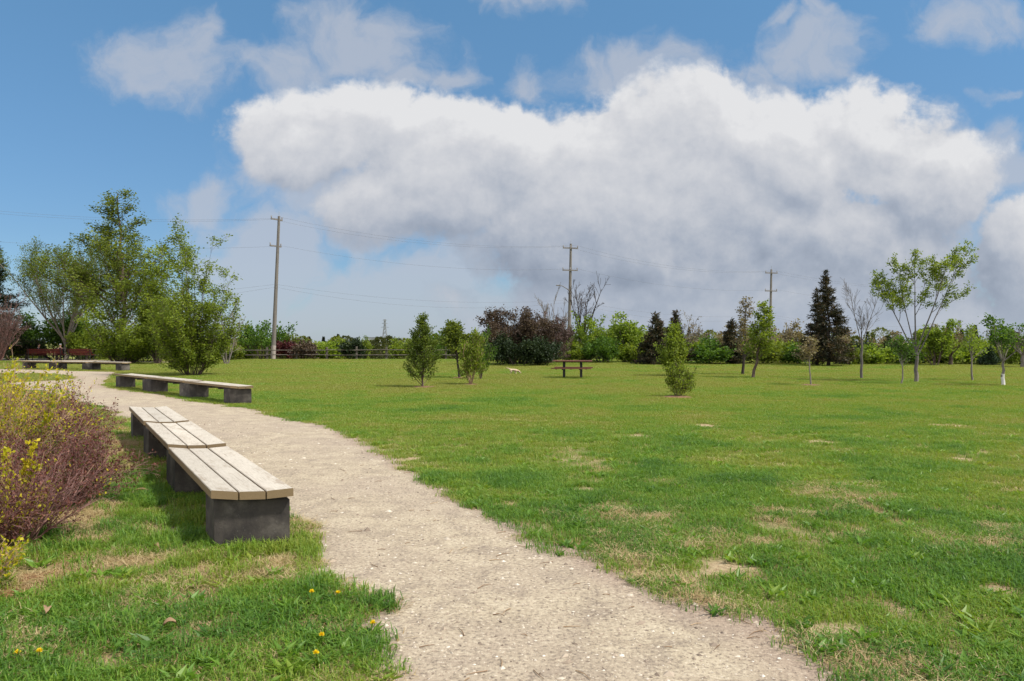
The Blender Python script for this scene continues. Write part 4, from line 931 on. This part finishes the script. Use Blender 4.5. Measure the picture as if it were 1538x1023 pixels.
def dog():
    x, y = G(772, 563); root = empty('dog', (x, y, 0), R(-6)); root.scale = (.62, .62, .62); tag(root, 'cream and tan dog sniffing the lawn left of the picnic table', 'dog')
    J = [(-.24, 0, .36, .085, .09), (-.08, 0, .35, .085, .09), (.10, 0, .33, .11, .105), (.22, 0, .34, .095, .08), (.32, 0, .30, .062), (.40, 0, .23, .066), (.46, 0, .17, .05), (.54, 0, .115, .032), (.57, 0, .10, .022)]
    E = [(q, q + 1) for q in range(8)]
    def ch(p, pts):
        for q in pts: J.append(q); E.append((p, len(J) - 1)); p = len(J) - 1
    for s, dx in ((-1, 0), (1, .05)):
        ch(0, [(-.26 + dx, s * .07, .30, .068), (-.19 + dx, s * .075, .20, .042), (-.28 + dx, s * .075, .12, .022), (-.27 + dx, s * .075, .035, .021), (-.22 + dx, s * .075, .015, .022)])
        ch(3, [(.18 - dx * 2, s * .075, .26, .05), (.15 - dx * 2, s * .075, .17, .032), (.17 - dx * 2, s * .075, .09, .024), (.17 - dx * 2, s * .075, .03, .021), (.21 - dx * 2, s * .075, .015, .022)])
    ch(0, [(-.32, 0, .42, .035), (-.42, 0, .47, .034), (-.54, 0, .49, .03), (-.60, 0, .485, .012)])
    skin('body', J, E, M['fur'], root, 2, 1)
    for s in (-1, 1):
        skin('ear', [(.37, s * .05, .28, .022), (.375, s * .085, .235, .026), (.385, s * .09, .19, .012)], [(0, 1), (1, 2)], M['fur_dark'] if s < 0 else M['fur'], root)
    MB().box((.588, 0, .10), (.03, .035, .025), bevel=.01).build('nose', M['fur_dark'], root)
    for s in (-1, 1): MB().box((.465, s * .042, .21), (.014, .008, .014), bevel=.004).build('eye', M['fur_dark'], root)
dog()

# ------------------------------------------------------------------ picnic table
def table():
    x, y = G(860, 569); root = empty('picnic_table', (x, y, 0), R(-9)); tag(root, 'brown picnic table with two dark pedestal posts standing on the lawn', 'picnic table')
    m = MB()
    for k in range(5): m.box((0, (k - 2) * .152, .74), (1.62, .142, .042), bevel=.006)
    for q in (-.62, 0, .62): m.box((q, 0, .712), (.07, .70, .03))
    m.build('table_top', M['table_wood'], root)
    for s in (-1, 1):
        m = MB()
        for k in (0, 1): m.box((0, s * (.60 + k * .135), .445), (1.66, .125, .042), bevel=.006)
        for q in (-.62, 0, .62): m.box((q, s * .667, .417), (.06, .24, .03))
        m.build('seat', M['table_wood'], root)
    for s in (-1, 1):
        m = MB(); X_ = s * .36
        m.box((X_, 0, .35), (.10, .10, .736), bevel=.008)
        m.box((X_, 0, .698), (.06, .66, .04)).box((X_, 0, .40), (.06, 1.42, .045)); m.box((X_, 0, .012), (.22, .22, .02))
        m.build('leg', M['metal_dark'], root)
table()

# ------------------------------------------------------------------ utility poles, wires, fence, towers
POLES = [(-19.8, 66.2, 11.9, .50), (5.4, 76, 10.8, .2), (29.0, 90, 9.6, .22)]
def pole(k, label):
    x, y, zt, ln = POLES[k]; z0 = float(gz(x, y)); h = zt - z0
    root = empty('utility_pole', (x, y, z0)); tag(root, label, 'utility pole', 'wooden utility poles beyond the lawn')
    t = np.linspace(0, 1, 8)
    MB().tube(np.c_[ln * t, 0 * t, h * t], .19 - .085 * t, 12).build('pole', M['pole_wood'], root, smooth=True)
    MB().tube([(0, 0, -.1), (ln * .1, 0, h * .1)], [.205, .198], 12).build('painted_band', M['bark_pale'], root, smooth=True)
    rot = R(58) if k == 0 else R(14)
    for f, w in ((.962, 1.5), (.775, 1.5)) if k else ((.975, 1.2), (.79, 1.2)):
        zc = h * f; xc = ln * f; c, s = math.cos(rot), math.sin(rot)
        arm = MB().box((xc - s * .16, -c * .16 * 0 - .16, zc), (w, .09, .11), rot).build('crossarm', M['pole_wood'], root)
        for q in (-.47, 0.0, .47) if k else (-.47, .47):
            MB().tube([(xc - s * .16 + c * w * q, -.16 + s * w * q, zc + .05), (xc - s * .16 + c * w * q, -.16 + s * w * q, zc + .14), (xc - s * .16 + c * w * q, -.16 + s * w * q, zc + .26)], [.02, .055, .04], 8).build('insulator', M['ceramic'], arm)
    MB().tube([(ln * .985, 0, h * .985), (ln, 0, h + .38)], .018, 6).build('spike', M['metal_grey'], root)
    if k == 1:
        zc = h * .60; xc = ln * .6
        a = MB().tube([(xc, -.1, zc), (xc - .35, -.25, zc + .22), (xc - .75, -.4, zc + .45), (xc - 1.0, -.5, zc + .50)], .035, 6).build('lamp_arm', M['pole_wood'], root)
        MB().box((xc - 1.18, -.56, zc + .50), (.40, .15, .09), rot=.3, bevel=.04).build('lamp_head', M['pole_wood'], a)
    return root
pole(0, 'tallest grey wooden utility pole left of centre by the rail fence')
pole(1, 'wooden utility pole with two crossarms and a street lamp behind the picnic table')
pole(2, 'thin distant utility pole left of the tallest spruce')
def wire(label, fr, dx, sag):
    m = MB(); pts = []
    tips = [(-50., 57., 12.6 if fr > .7 else 8.2, 0)] + [p for p in POLES] + [(60., 107., 9.2, 0)]
    for (xa, ya, za, la), (xb_, yb, zb, lb) in zip(tips[:-1], tips[1:]):
        ga, gb = float(gz(xa, ya)), float(gz(xb_, yb))
        a = np.array([xa + la * fr + dx, ya - .2, ga + (za - ga) * fr]); b_ = np.array([xb_ + lb * fr + dx, yb - .2, gb + (zb - gb) * fr])
        for q in range(14):
            t = q / 14; p = a * (1 - t) + b_ * t; p[2] -= sag * 4 * t * (1 - t); pts.append(p)
    pts.append(b_)
    tag(m.tube(pts, .0055, 4).build('power_line', M['wire']), label, 'power line', 'power lines between the utility poles')
wire('highest power line along the pole tops', .985, .45, .9)
wire('power line on the upper crossarms nearer the pole', .975, -.45, .9)
wire('power line at the lower crossarms', .79, .5, .8)
wire('upper one of the two thick cables halfway up the poles', .525, .0, .75)
wire('lower one of the two thick cables halfway up the poles', .505, .0, 1.05)

def fence():
    xs = np.arange(-52, 3.5, 2.45); yv = lambda x: 65.2 + .9 * (x + 52) / 56 + (0 if x > -30 else 0)
    root = empty('rail_fence', (-24, 65.6, 0)); tag(root, 'low grey wooden post and rail fence along the far left edge of the lawn', 'fence')
    rg = random.Random(4)
    for x in xs:
        h = 1.05 + rg.uniform(-.05, .06); MB().box((x + 24, yv(x) - 65.6, h / 2), (.16, .16, h), rg.uniform(-.2, .2), bevel=.015, taper=.92).build('post', M['fence_wood'], root)
    for a, b_ in zip(xs[:-1], xs[1:]):
        for z in (.42, .82):
            MB().tube([(a + 24, yv(a) - 65.7, z + rg.uniform(-.03, .03)), (b_ + 24, yv(b_) - 65.7, z + rg.uniform(-.03, .03))], .042, 6).build('rail', M['fence_wood'], root)
fence()

def tower(px, d, top, w, label):
    x = (px - CX) * d / F; z0 = float(gz(x, d)); H = Z(top, d) - z0
    root = empty('lattice_tower', (x, d, z0)); tag(root, label, 'pylon', 'far lattice towers on the horizon')
    m = MB(); r = .0007 * d * .5
    lv = np.linspace(0, 1, 9)
    wd = lambda t: w * (1 - .82 * min(1, t / .8)) if t < .8 else w * .18
    cs = [(-1, -1), (1, -1), (1, 1), (-1, 1)]
    for c in cs: m.tube([(c[0] * wd(t) / 2, c[1] * wd(t) / 2, t * H) for t in lv], r, 4)
    for a, b_ in zip(lv[:-1], lv[1:]):
        for k in range(4):
            p, q = cs[k], cs[(k + 1) % 4]
            m.tube([(p[0] * wd(a) / 2, p[1] * wd(a) / 2, a * H), (q[0] * wd(b_) / 2, q[1] * wd(b_) / 2, b_ * H)], r * .6, 4)
            m.tube([(q[0] * wd(a) / 2, q[1] * wd(a) / 2, a * H), (p[0] * wd(b_) / 2, p[1] * wd(b_) / 2, b_ * H)], r * .6, 4)
    m.build('mast', M['steel_far'], root)
    for t, l in ((.74, 1.0), (.86, .8), (.97, .6)):
        MB().tube([(-w * l / 2, 0, t * H), (0, 0, t * H + .4), (w * l / 2, 0, t * H)], r * .8, 4).build('arm', M['steel_far'], root)
tower(578, 700, 480, 6.5, 'faint lattice tower on the horizon right of the white building')
tower(1441, 520, 481, 6.5, 'lattice tower above the bushes near the right edge')

def building():
    d = 150; x = (570 - CX) * d / F; z0 = float(gz(x, d)); root = empty('building', (x, d, z0)); tag(root, 'small far white and brown building between the bushes beyond the fence', 'building')
    H = Z(508, d) - z0; w = 3.6
    MB().box((0, 0, (H - 1.5) / 2), (w, 4, H - 1.5)).build('wall', M['brown_wall'], root)
    up = MB().box((.1, 0, H - .75), (w + .3, 4.3, 1.5)).build('upper_wall', M['white_wall'], root)
    for q in (-1.1, 0, 1.1): MB().box((q, -2.165, H - .8), (.7, .03, .6)).build('window', M['glass'], root)
    MB().box((.1, 0, H + .05), (w + .6, 4.6, .14)).build('roof', M['steel_far'], root)
building()

# ------------------------------------------------------------------ foreground hedge: single shrubs
def shrub(name, label, x, y, r, h, seed, ns, twig, leafs, lean=(0, 0), open_=48, shoots=0, sgold='leaf_gold', ng=60):
    rg = np.random.default_rng(seed); root = empty(name, (x, y, 0)); tag(root, label, 'shrub')
    az = rg.uniform(0, 6.283, ns); ph = np.radians(open_) * np.sqrt(rg.uniform(0, 1, ns))
    D = np.c_[np.sin(ph) * np.cos(az) + lean[0], np.sin(ph) * np.sin(az) + lean[1], np.cos(ph)]
    q = r * .45 * np.sqrt(rg.uniform(0, 1, ns)); P0 = np.c_[q * np.cos(az), q * np.sin(az), np.full(ns, -.02)]
    L = h * 1.08 * rg.uniform(.6, 1.08, ns) * np.interp(ph, [0, np.radians(open_)], [1, .95])
    b0 = poly(rg, P0, D, L, 8, -.05, .10); r0 = rg.uniform(.003, .0065, (ns, 1)) * np.linspace(1, .4, 8)
    b1, r1, L1 = kids(rg, b0, r0, L, 6, .2, 1, (.3, .85), (.25, .5), 5, .25, .14, .75)
    b2, r2, L2 = kids(rg, b1, r1, L1, 4, .1, 1, (.4, 1.0), (.3, .6), 4, .15, .15, .8)
    for bb in (b0, b1, b2): bb[:, :, 2] = np.maximum(bb[:, :, 2], .02)
    m = MB()
    for P, Rr in ((b0, r0), (b1, r1), (b2, r2)): m.tubes(P, np.maximum(Rr, .0011), 3, rg.uniform(0, 1, len(P)))
    if shoots:
        az = rg.uniform(0, 6.283, shoots); ph = np.radians(36) * np.sqrt(rg.uniform(0, 1, shoots)); q = r * .7 * np.sqrt(rg.uniform(0, 1, shoots)); a2 = rg.uniform(0, 6.283, shoots)
        D = np.c_[np.sin(ph) * np.cos(az) + .25, np.sin(ph) * np.sin(az), np.cos(ph)]
        bs = poly(rg, np.c_[q * np.cos(a2), q * np.sin(a2), np.full(shoots, .1)], D, h * rg.uniform(.8, 1.15, shoots), 8, .1, .05)
        sm = MB().tubes(bs, rg.uniform(.0028, .0045, (shoots, 1)) * np.linspace(1, .45, 8), 4); sm.build('shoot', M['twig_tan'], root)
        gm = MB(); crown(gm, rg, bs[rg.uniform(0, 1, shoots) < .65], shoots * ng, .038, .026, .014, .4, 0, .5); gm.build('foliage', M[sgold], root)
    m.build('stem', M[twig], root)
    for mat, n, ls, which, zmin, cl in leafs:
        lm = MB(); P = {0: b0, 1: b1, 2: b2}[which]
        ok = P[:, -1, 2] > zmin
        if cl: ok &= (fbm(P[:, -1, 0] + x, P[:, -1, 1] + y, 3.3, seed) > cl)
        P = P[ok]
        if len(P): crown(lm, rg, P, n, ls, ls * .6, ls * .5, .15 if which else .45, 0, .35); lm.build('foliage', M[mat], root)
    return root
shrub('spirea_shrub', 'tall golden-leaved spirea shrub at the left edge behind the purple twiggy ones', -5.35, 7.9, .75, 1.22, 1, 170, 'twig_tan', [('leaf_gold', 7000, .03, 1, .4, 0), ('leaf_fresh', 4000, .03, 1, .3, 0), ('leaf_purple', 5000, .02, 2, 0, 0)], shoots=40)
shrub('spirea_shrub', 'purple-brown twiggy spirea shrub closest to the far end of the nearest bench', -6.75, 11.4, .7, .80, 2, 210, 'twig_purple', [('leaf_purple', 20000, .024, 2, .1, 0), ('leaf_olive', 2500, .02, 1, .1, .5)])
shrub('spirea_shrub', 'wide purple-brown twiggy spirea shrub in the middle of the hedge', -5.65, 9.3, .8, .86, 3, 290, 'twig_purple', [('leaf_purple', 24000, .027, 2, .1, 0), ('leaf_gold', 900, .03, 1, .5, .6), ('leaf_olive', 3500, .02, 2, .1, .55)], shoots=14, ng=25)
shrub('spirea_shrub', 'low reddish twiggy spirea shrub with dry bare stems at the hedge front', -4.5, 7.7, .65, .70, 4, 260, 'twig_purple', [('leaf_purple', 17000, .026, 2, .08, 0), ('leaf_olive', 3000, .02, 2, .05, .52)])
shrub('spirea_shrub', 'nearest spirea shrub with bare dark stems and a few golden sprays', -4.0, 6.3, .5, .70, 5, 150, 'twig_purple', [('leaf_purple', 9000, .022, 2, .1, 0), ('leaf_gold', 900, .03, 1, .25, .6)], shoots=12, ng=70)
shrub('spirea_shrub', 'golden spirea sprays low at the left edge below the bare stems', -3.50, 5.05, .34, .36, 6, 45, 'twig_tan', [('leaf_gold', 1500, .03, 1, .08, 0), ('leaf_fresh', 700, .026, 2, .05, 0)], shoots=10)
shrub('spirea_shrub', 'golden and mauve spirea shrub with long tan shoots at the back of the hedge', -6.95, 9.7, .8, 1.18, 8, 190, 'twig_tan', [('leaf_gold', 5200, .032, 1, .5, 0), ('leaf_purple', 10000, .022, 2, .1, 0)], shoots=45)

# ------------------------------------------------------------------ dandelions, leaves on the grass
DAND = [(30, 998), (63, 1004), (483, 973), (505, 906), (557, 955), (467, 908), (478, 1000), (215, 640), (205, 652)]
def dandelion(px, py, seed):
    x, y = G(px, py); rg = np.random.default_rng(seed); root = empty('dandelion', (x, y, 0), rg.uniform(0, 6.28)); h = rg.uniform(.05, .085)
    MB().tube([(0, 0, 0), (.006, .003, h * .6), (.012, .002, h)], .0022, 6).build('stem', M['leaf_fresh'], root)
    n = 70; a = rg.uniform(0, 6.283, n); e = rg.uniform(.05, 1.3, n); D = np.c_[np.cos(a) * np.cos(e), np.sin(a) * np.cos(e), np.sin(e)]
    m = MB(); m.leaves(np.repeat([[.012, .002, h]], n, 0), D, rg.uniform(.014, .021, n), .006, rg, rg.uniform(0, 1, n)); m.build('flower', M['dandelion'], root)
    n = 9; a = np.arange(n) * 6.283 / n + rg.uniform(0, .4, n); m = MB(); m.leaves(np.zeros((n, 3)) + [0, 0, .01], np.c_[np.cos(a), np.sin(a), rg.uniform(.25, .6, n)], rg.uniform(.07, .12, n), .022, rg, rg.uniform(.2, .8, n)); m.build('leaf', M['leaf_green'], root)
    return root
for k, (px, py) in enumerate(DAND):
    lab = 'yellow dandelion in the grass by the bench far end' if py < 700 else 'small yellow dandelion flower in the near grass left of the path'
    tag(dandelion(px, py, k), lab, 'dandelion', 'dandelions in the far bench grass' if py < 700 else 'dandelions in the near grass')
def dry_leaf(px, py, L, W, rz, mat, label, z=.05):
    x, y = G(px, py); m = MB(); n = 9; V = []
    for q in range(n):
        t = q / (n - 1); w = W / 2 * math.sin(math.pi * min(1, t * .92 + .05)) ** .7 * (1 + .18 * math.sin(q * 2.3) * math.sin(px)); c = .02 * math.sin(t * 3.1)
        V += [[(t - .5) * L, -w, c + .012], [(t - .5) * L, 0, c], [(t - .5) * L, w, c + .016]]
    f = [[q * 3 + j, q * 3 + j + 1, q * 3 + j + 4, q * 3 + j + 3] for q in range(n - 1) for j in (0, 1)]
    m.add(V, f, .6); o = m.build('dry_leaf', mat, smooth=True); o.location = (x, y, z); o.rotation_euler = (.15, -.1, rz)
    md = o.modifiers.new('thick', 'SOLIDIFY'); md.thickness = .0015
    tag(o, label, 'leaf')
dry_leaf(255, 953, .065, .035, .4, M['leaf_dry'], 'pale tan dry leaf on the near grass')
dry_leaf(236, 833, .12, .025, -.9, M['straw'], 'pale scrap lying by the bench foot')
dry_leaf(70, 932, .07, .04, 2.0, M['leaf_dry'], 'brown curled dry leaf on the grass near the left edge')
dry_leaf(212, 746, .16, .03, -.2, M['straw'], 'pale dry blade lying left of the nearest bench')

# ------------------------------------------------------------------ sky
def world():
    w = bpy.data.worlds.new('World'); SC.world = w; w.use_nodes = True
    nt = w.node_tree; nt.nodes.clear(); Lk = nt.links.new
    out = N(nt, 'ShaderNodeOutputWorld')
    sky = N(nt, 'ShaderNodeTexSky', sky_type='NISHITA'); sky.sun_disc = False
    sky.sun_elevation = SUN_EL; sky.sun_rotation = SUN_ROT; sky.altitude = 1000; sky.air_density = 1.0; sky.dust_density = .6; sky.ozone_density = 2.5
    tc = N(nt, 'ShaderNodeTexCoord').outputs['Generated']
    sx = N(nt, 'ShaderNodeSeparateXYZ'); Lk(tc, sx.inputs[0])
    yy = math_(nt, 'MAXIMUM', sx.outputs[1], .12)
    u = math_(nt, 'DIVIDE', sx.outputs[0], yy); v = math_(nt, 'DIVIDE', sx.outputs[2], yy)
    # cloud field as a node group of the direction, evaluated at a point and a step towards the sun
    g = bpy.data.node_groups.new('cloud field', 'ShaderNodeTree')
    g.interface.new_socket('P', in_out='INPUT', socket_type='NodeSocketVector'); g.interface.new_socket('D', in_out='OUTPUT', socket_type='NodeSocketFloat')
    gi, go = g.nodes.new('NodeGroupInput'), g.nodes.new('NodeGroupOutput')
    P = gi.outputs[0]
    wn = N(g, 'ShaderNodeTexNoise'); wn.inputs['Scale'].default_value = 5; wn.inputs['Detail'].default_value = 5; g.links.new(P, wn.inputs['Vector'])
    wv = N(g, 'ShaderNodeVectorMath', operation='MULTIPLY_ADD'); g.links.new(wn.outputs['Color'], wv.inputs[0]); wv.inputs[1].default_value = (.17, .13, 0); 
    off = N(g, 'ShaderNodeVectorMath', operation='ADD'); g.links.new(P, off.inputs[0]); off.inputs[1].default_value = (-.085, -.065, 0); g.links.new(off.outputs[0], wv.inputs[2])
    Q = wv.outputs[0]
    def cover(g, Q, blobs):
        E = None
        for px, py, rx, ry, wt in blobs:
            a = N(g, 'ShaderNodeVectorMath', operation='SUBTRACT'); g.links.new(Q, a.inputs[0]); a.inputs[1].default_value = ((px - CX) / F, (CY - py) / F, 0)
            s = N(g, 'ShaderNodeVectorMath', operation='MULTIPLY'); g.links.new(a.outputs[0], s.inputs[0]); s.inputs[1].default_value = (F / rx, F / ry, 0)
            l = N(g, 'ShaderNodeVectorMath', operation='LENGTH'); g.links.new(s.outputs[0], l.inputs[0])
            e = math_(g, 'MINIMUM', math_(g, 'SUBTRACT', wt, l.outputs['Value']), wt * .62)
            E = e if E is None else math_(g, 'SMOOTH_MAX', E, e, .12)
        return E
    E = cover(g, Q, [(548, 200, 185, 82, 1), (660, 235, 190, 115, 1), (850, 255, 160, 115, 1), (1010, 202, 175, 108, 1), (1010, 270, 260, 150, 1), (1180, 235, 175, 118, 1), (1285, 215, 135, 98, 1), (1408, 272, 128, 68, 1), (470, 235, 110, 55, 1), (640, 300, 190, 75, .95), (800, 235, 150, 100, 1),
             (880, 350, 230, 110, 1), (1100, 370, 330, 130, 1), (1260, 400, 240, 130, 1), (980, 455, 300, 85, 1), (1270, 475, 340, 75, 1), (1530, 400, 85, 115, 1)])
    n1 = noise(g, 6.5, 12, .58, Q); n2 = noise(g, 30, 8, .62, P)
    D = math_(g, 'ADD', E, math_(g, 'ADD', math_(g, 'MULTIPLY', math_(g, 'SUBTRACT', n1, .5), 1.35), math_(g, 'MULTIPLY', math_(g, 'SUBTRACT', n2, .5), .50)))
    g.links.new(D, go.inputs[0])
    cv = N(nt, 'ShaderNodeCombineXYZ'); Lk(u, cv.inputs[0]); Lk(v, cv.inputs[1])
    def field(vec):
        n = nt.nodes.new('ShaderNodeGroup'); n.node_tree = g; Lk(vec, n.inputs[0]); return n.outputs[0]
    sh = N(nt, 'ShaderNodeVectorMath', operation='ADD'); Lk(cv.outputs[0], sh.inputs[0]); sh.inputs[1].default_value = (.012, .026, 0)
    d0, d1 = field(cv.outputs[0]), field(sh.outputs[0])
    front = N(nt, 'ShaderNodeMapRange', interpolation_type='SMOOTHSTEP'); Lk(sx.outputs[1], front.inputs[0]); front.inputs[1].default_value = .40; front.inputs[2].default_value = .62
    gen = math_(nt, 'SUBTRACT', math_(nt, 'MULTIPLY', noise(nt, 2.6, 8, .58, tc), 2.6), .98)      # unseen clouds over the rest of the sky, added for soft fill light
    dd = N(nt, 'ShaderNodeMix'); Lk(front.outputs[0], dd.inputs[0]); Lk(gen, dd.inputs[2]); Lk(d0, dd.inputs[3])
    dens = N(nt, 'ShaderNodeMapRange', interpolation_type='SMOOTHSTEP'); Lk(dd.outputs[0], dens.inputs[0]); dens.inputs[1].default_value = -.02; dens.inputs[2].default_value = .26
    rel = math_(nt, 'MULTIPLY', math_(nt, 'SUBTRACT', d0, d1), front.outputs[0])
    hgt = N(nt, 'ShaderNodeValToRGB'); hv = hgt.color_ramp; Lk(math_(nt, 'MULTIPLY', v, 2.5, clamp=True), hgt.inputs[0])
    while len(hv.elements) < 5: hv.elements.new(.5)
    for e, (p, c) in zip(hv.elements, [(0, .42), (.19, .31), (.32, .40), (.46, .62), (.72, .84)]): e.position = p; e.color = (c, c, c, 1)
    lum = math_(nt, 'ADD', hgt.outputs[0], math_(nt, 'MULTIPLY', rel, .70))
    lum = math_(nt, 'ADD', lum, math_(nt, 'MULTIPLY', math_(nt, 'SUBTRACT', noise(nt, 5, 8, .55, cv.outputs[0]), .5), .50), clamp=True)
    ccol = ramp(nt, lum, [(0, (.27, .315, .40)), (.3, (.39, .435, .52)), (.6, (.57, .59, .64)), (.85, (.70, .705, .73)), (1, (.80, .80, .81))])
    # thin torn clouds, half transparent
    wq = N(nt, 'ShaderNodeTexNoise'); wq.inputs['Scale'].default_value = 9; wq.inputs['Detail'].default_value = 6; Lk(cv.outputs[0], wq.inputs['Vector'])
    wo = N(nt, 'ShaderNodeVectorMath', operation='MULTIPLY_ADD'); Lk(wq.outputs['Color'], wo.inputs[0]); wo.inputs[1].default_value = (.16, .11, 0)
    ws = N(nt, 'ShaderNodeVectorMath', operation='ADD'); Lk(cv.outputs[0], ws.inputs[0]); ws.inputs[1].default_value = (-.08, -.055, 0); Lk(ws.outputs[0], wo.inputs[2])
    W = cover(nt, wo.outputs[0], [(235, 90, 115, 75, 1), (300, 60, 60, 60, .9), (540, 50, 150, 80, 1), (420, 95, 130, 60, .9), (460, 30, 80, 40, .8), (672, 105, 55, 32, .9), (790, 5, 80, 42, .9), (1225, 75, 100, 70, 1), (1240, 25, 40, 50, .9),
            (1460, 45, 140, 60, .8), (1520, 230, 55, 80, .95), (1502, 142, 60, 16, .8), (310, 305, 90, 55, 1), (350, 350, 110, 60, .9), (1440, 215, 90, 60, .9), (800, 125, 60, 40, .9), (890, 105, 90, 45, .9), (985, 95, 110, 50, 1.05), (1120, 120, 120, 60, .8), (400, 230, 90, 60, .7), (600, 330, 160, 60, .8), (1180, 15, 60, 30, .7), (405, 395, 110, 80, 1.25), (450, 450, 130, 60, 1.1), (560, 455, 150, 75, 1.2), (720, 475, 180, 65, 1.2), (535, 350, 60, 50, 1.1), (640, 430, 140, 60, 1.1), (690, 390, 90, 70, 1.0), (560, 300, 170, 70, 1.1), (420, 240, 100, 90, 1.0), (1440, 330, 90, 60, .9), (620, 110, 60, 30, .8)])
    wd = math_(nt, 'ADD', W, math_(nt, 'MULTIPLY', math_(nt, 'SUBTRACT', noise(nt, 11, 9, .62, wo.outputs[0]), .5), 1.9))
    wm = N(nt, 'ShaderNodeMapRange', interpolation_type='SMOOTHSTEP'); Lk(wd, wm.inputs[0]); wm.inputs[1].default_value = -.05; wm.inputs[2].default_value = .70; wm.inputs[4].default_value = .74
    wisp = math_(nt, 'MULTIPLY', wm.outputs[0], front.outputs[0])
    mask = math_(nt, 'SUBTRACT', 1, math_(nt, 'MULTIPLY', math_(nt, 'SUBTRACT', 1, wisp), math_(nt, 'SUBTRACT', 1, dens.outputs[0])))
    ccol = mixc(nt, math_(nt, 'POWER', dens.outputs[0], .6), (.52, .55, .62), ccol)
    low = N(nt, 'ShaderNodeMapRange'); Lk(v, low.inputs[0]); low.inputs[1].default_value = .09; low.inputs[2].default_value = 0; low.inputs[3].default_value = 0; low.inputs[4].default_value = .6
    ccol = mixc(nt, low.outputs[0], ccol, (.44, .50, .60))
    mask = math_(nt, 'MAXIMUM', mask, math_(nt, 'MULTIPLY', low.outputs[0], 1.1))
    b1 = N(nt, 'ShaderNodeBackground'); b1.inputs[1].default_value = SKY_STR
    hz = ramp(nt, math_(nt, 'MULTIPLY', sx.outputs[2], 1.0, clamp=True), [(0, (.38, .47, .58)), (.12, (.43, .54, .62)), (.40, (.64, .88, .885)), (1, (.80, .98, .93))]); tinted = mixc(nt, 1.0, sky.outputs[0], hz, 'MULTIPLY'); Lk(tinted, b1.inputs[0])
    b2 = N(nt, 'ShaderNodeBackground'); Lk(math_(nt, 'ADD', .455, math_(nt, 'MULTIPLY', math_(nt, 'SUBTRACT', 1, front.outputs[0]), .40)), b2.inputs[1]); Lk(ccol, b2.inputs[0])  # clouds outside the view are brightened to add ambient fill
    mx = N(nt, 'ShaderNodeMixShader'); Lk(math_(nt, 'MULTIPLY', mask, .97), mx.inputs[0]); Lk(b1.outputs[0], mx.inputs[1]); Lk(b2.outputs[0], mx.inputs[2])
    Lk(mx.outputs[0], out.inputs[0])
S = Vector((.55, -.22, .80)).normalized()
SUN_EL = math.asin(S.z); SUN_ROT = math.atan2(S.x, S.y)
SKY_STR = .077; SKY_TINT = (.92, 1.12, 1.02)
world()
sl = bpy.data.lights.new('sun', 'SUN'); sl.energy = 2.7; sl.angle = R(4.0); sl.color = (1, .95, .86)
so = bpy.data.objects.new('sun', sl); COL.objects.link(so); so.rotation_euler = S.to_track_quat('Z', 'Y').to_euler(); so.location = S * 50

cam = bpy.data.cameras.new('camera'); cam.sensor_width = 36; cam.lens = 36 * F / 1538; cam.clip_end = 6000; cam.clip_start = .05
co = bpy.data.objects.new('camera', cam); COL.objects.link(co); co.location = (0, 0, EYE); co.rotation_euler = (R(90), 0, 0); SC.camera = co
vs = SC.view_settings; vs.view_transform = 'Standard'; vs.look = 'None'; vs.exposure = 1.12; vs.gamma = 1; vs.use_curve_mapping = False
SC.cycles.max_bounces = 8; SC.cycles.transparent_max_bounces = 4; SC.cycles.use_denoising = True
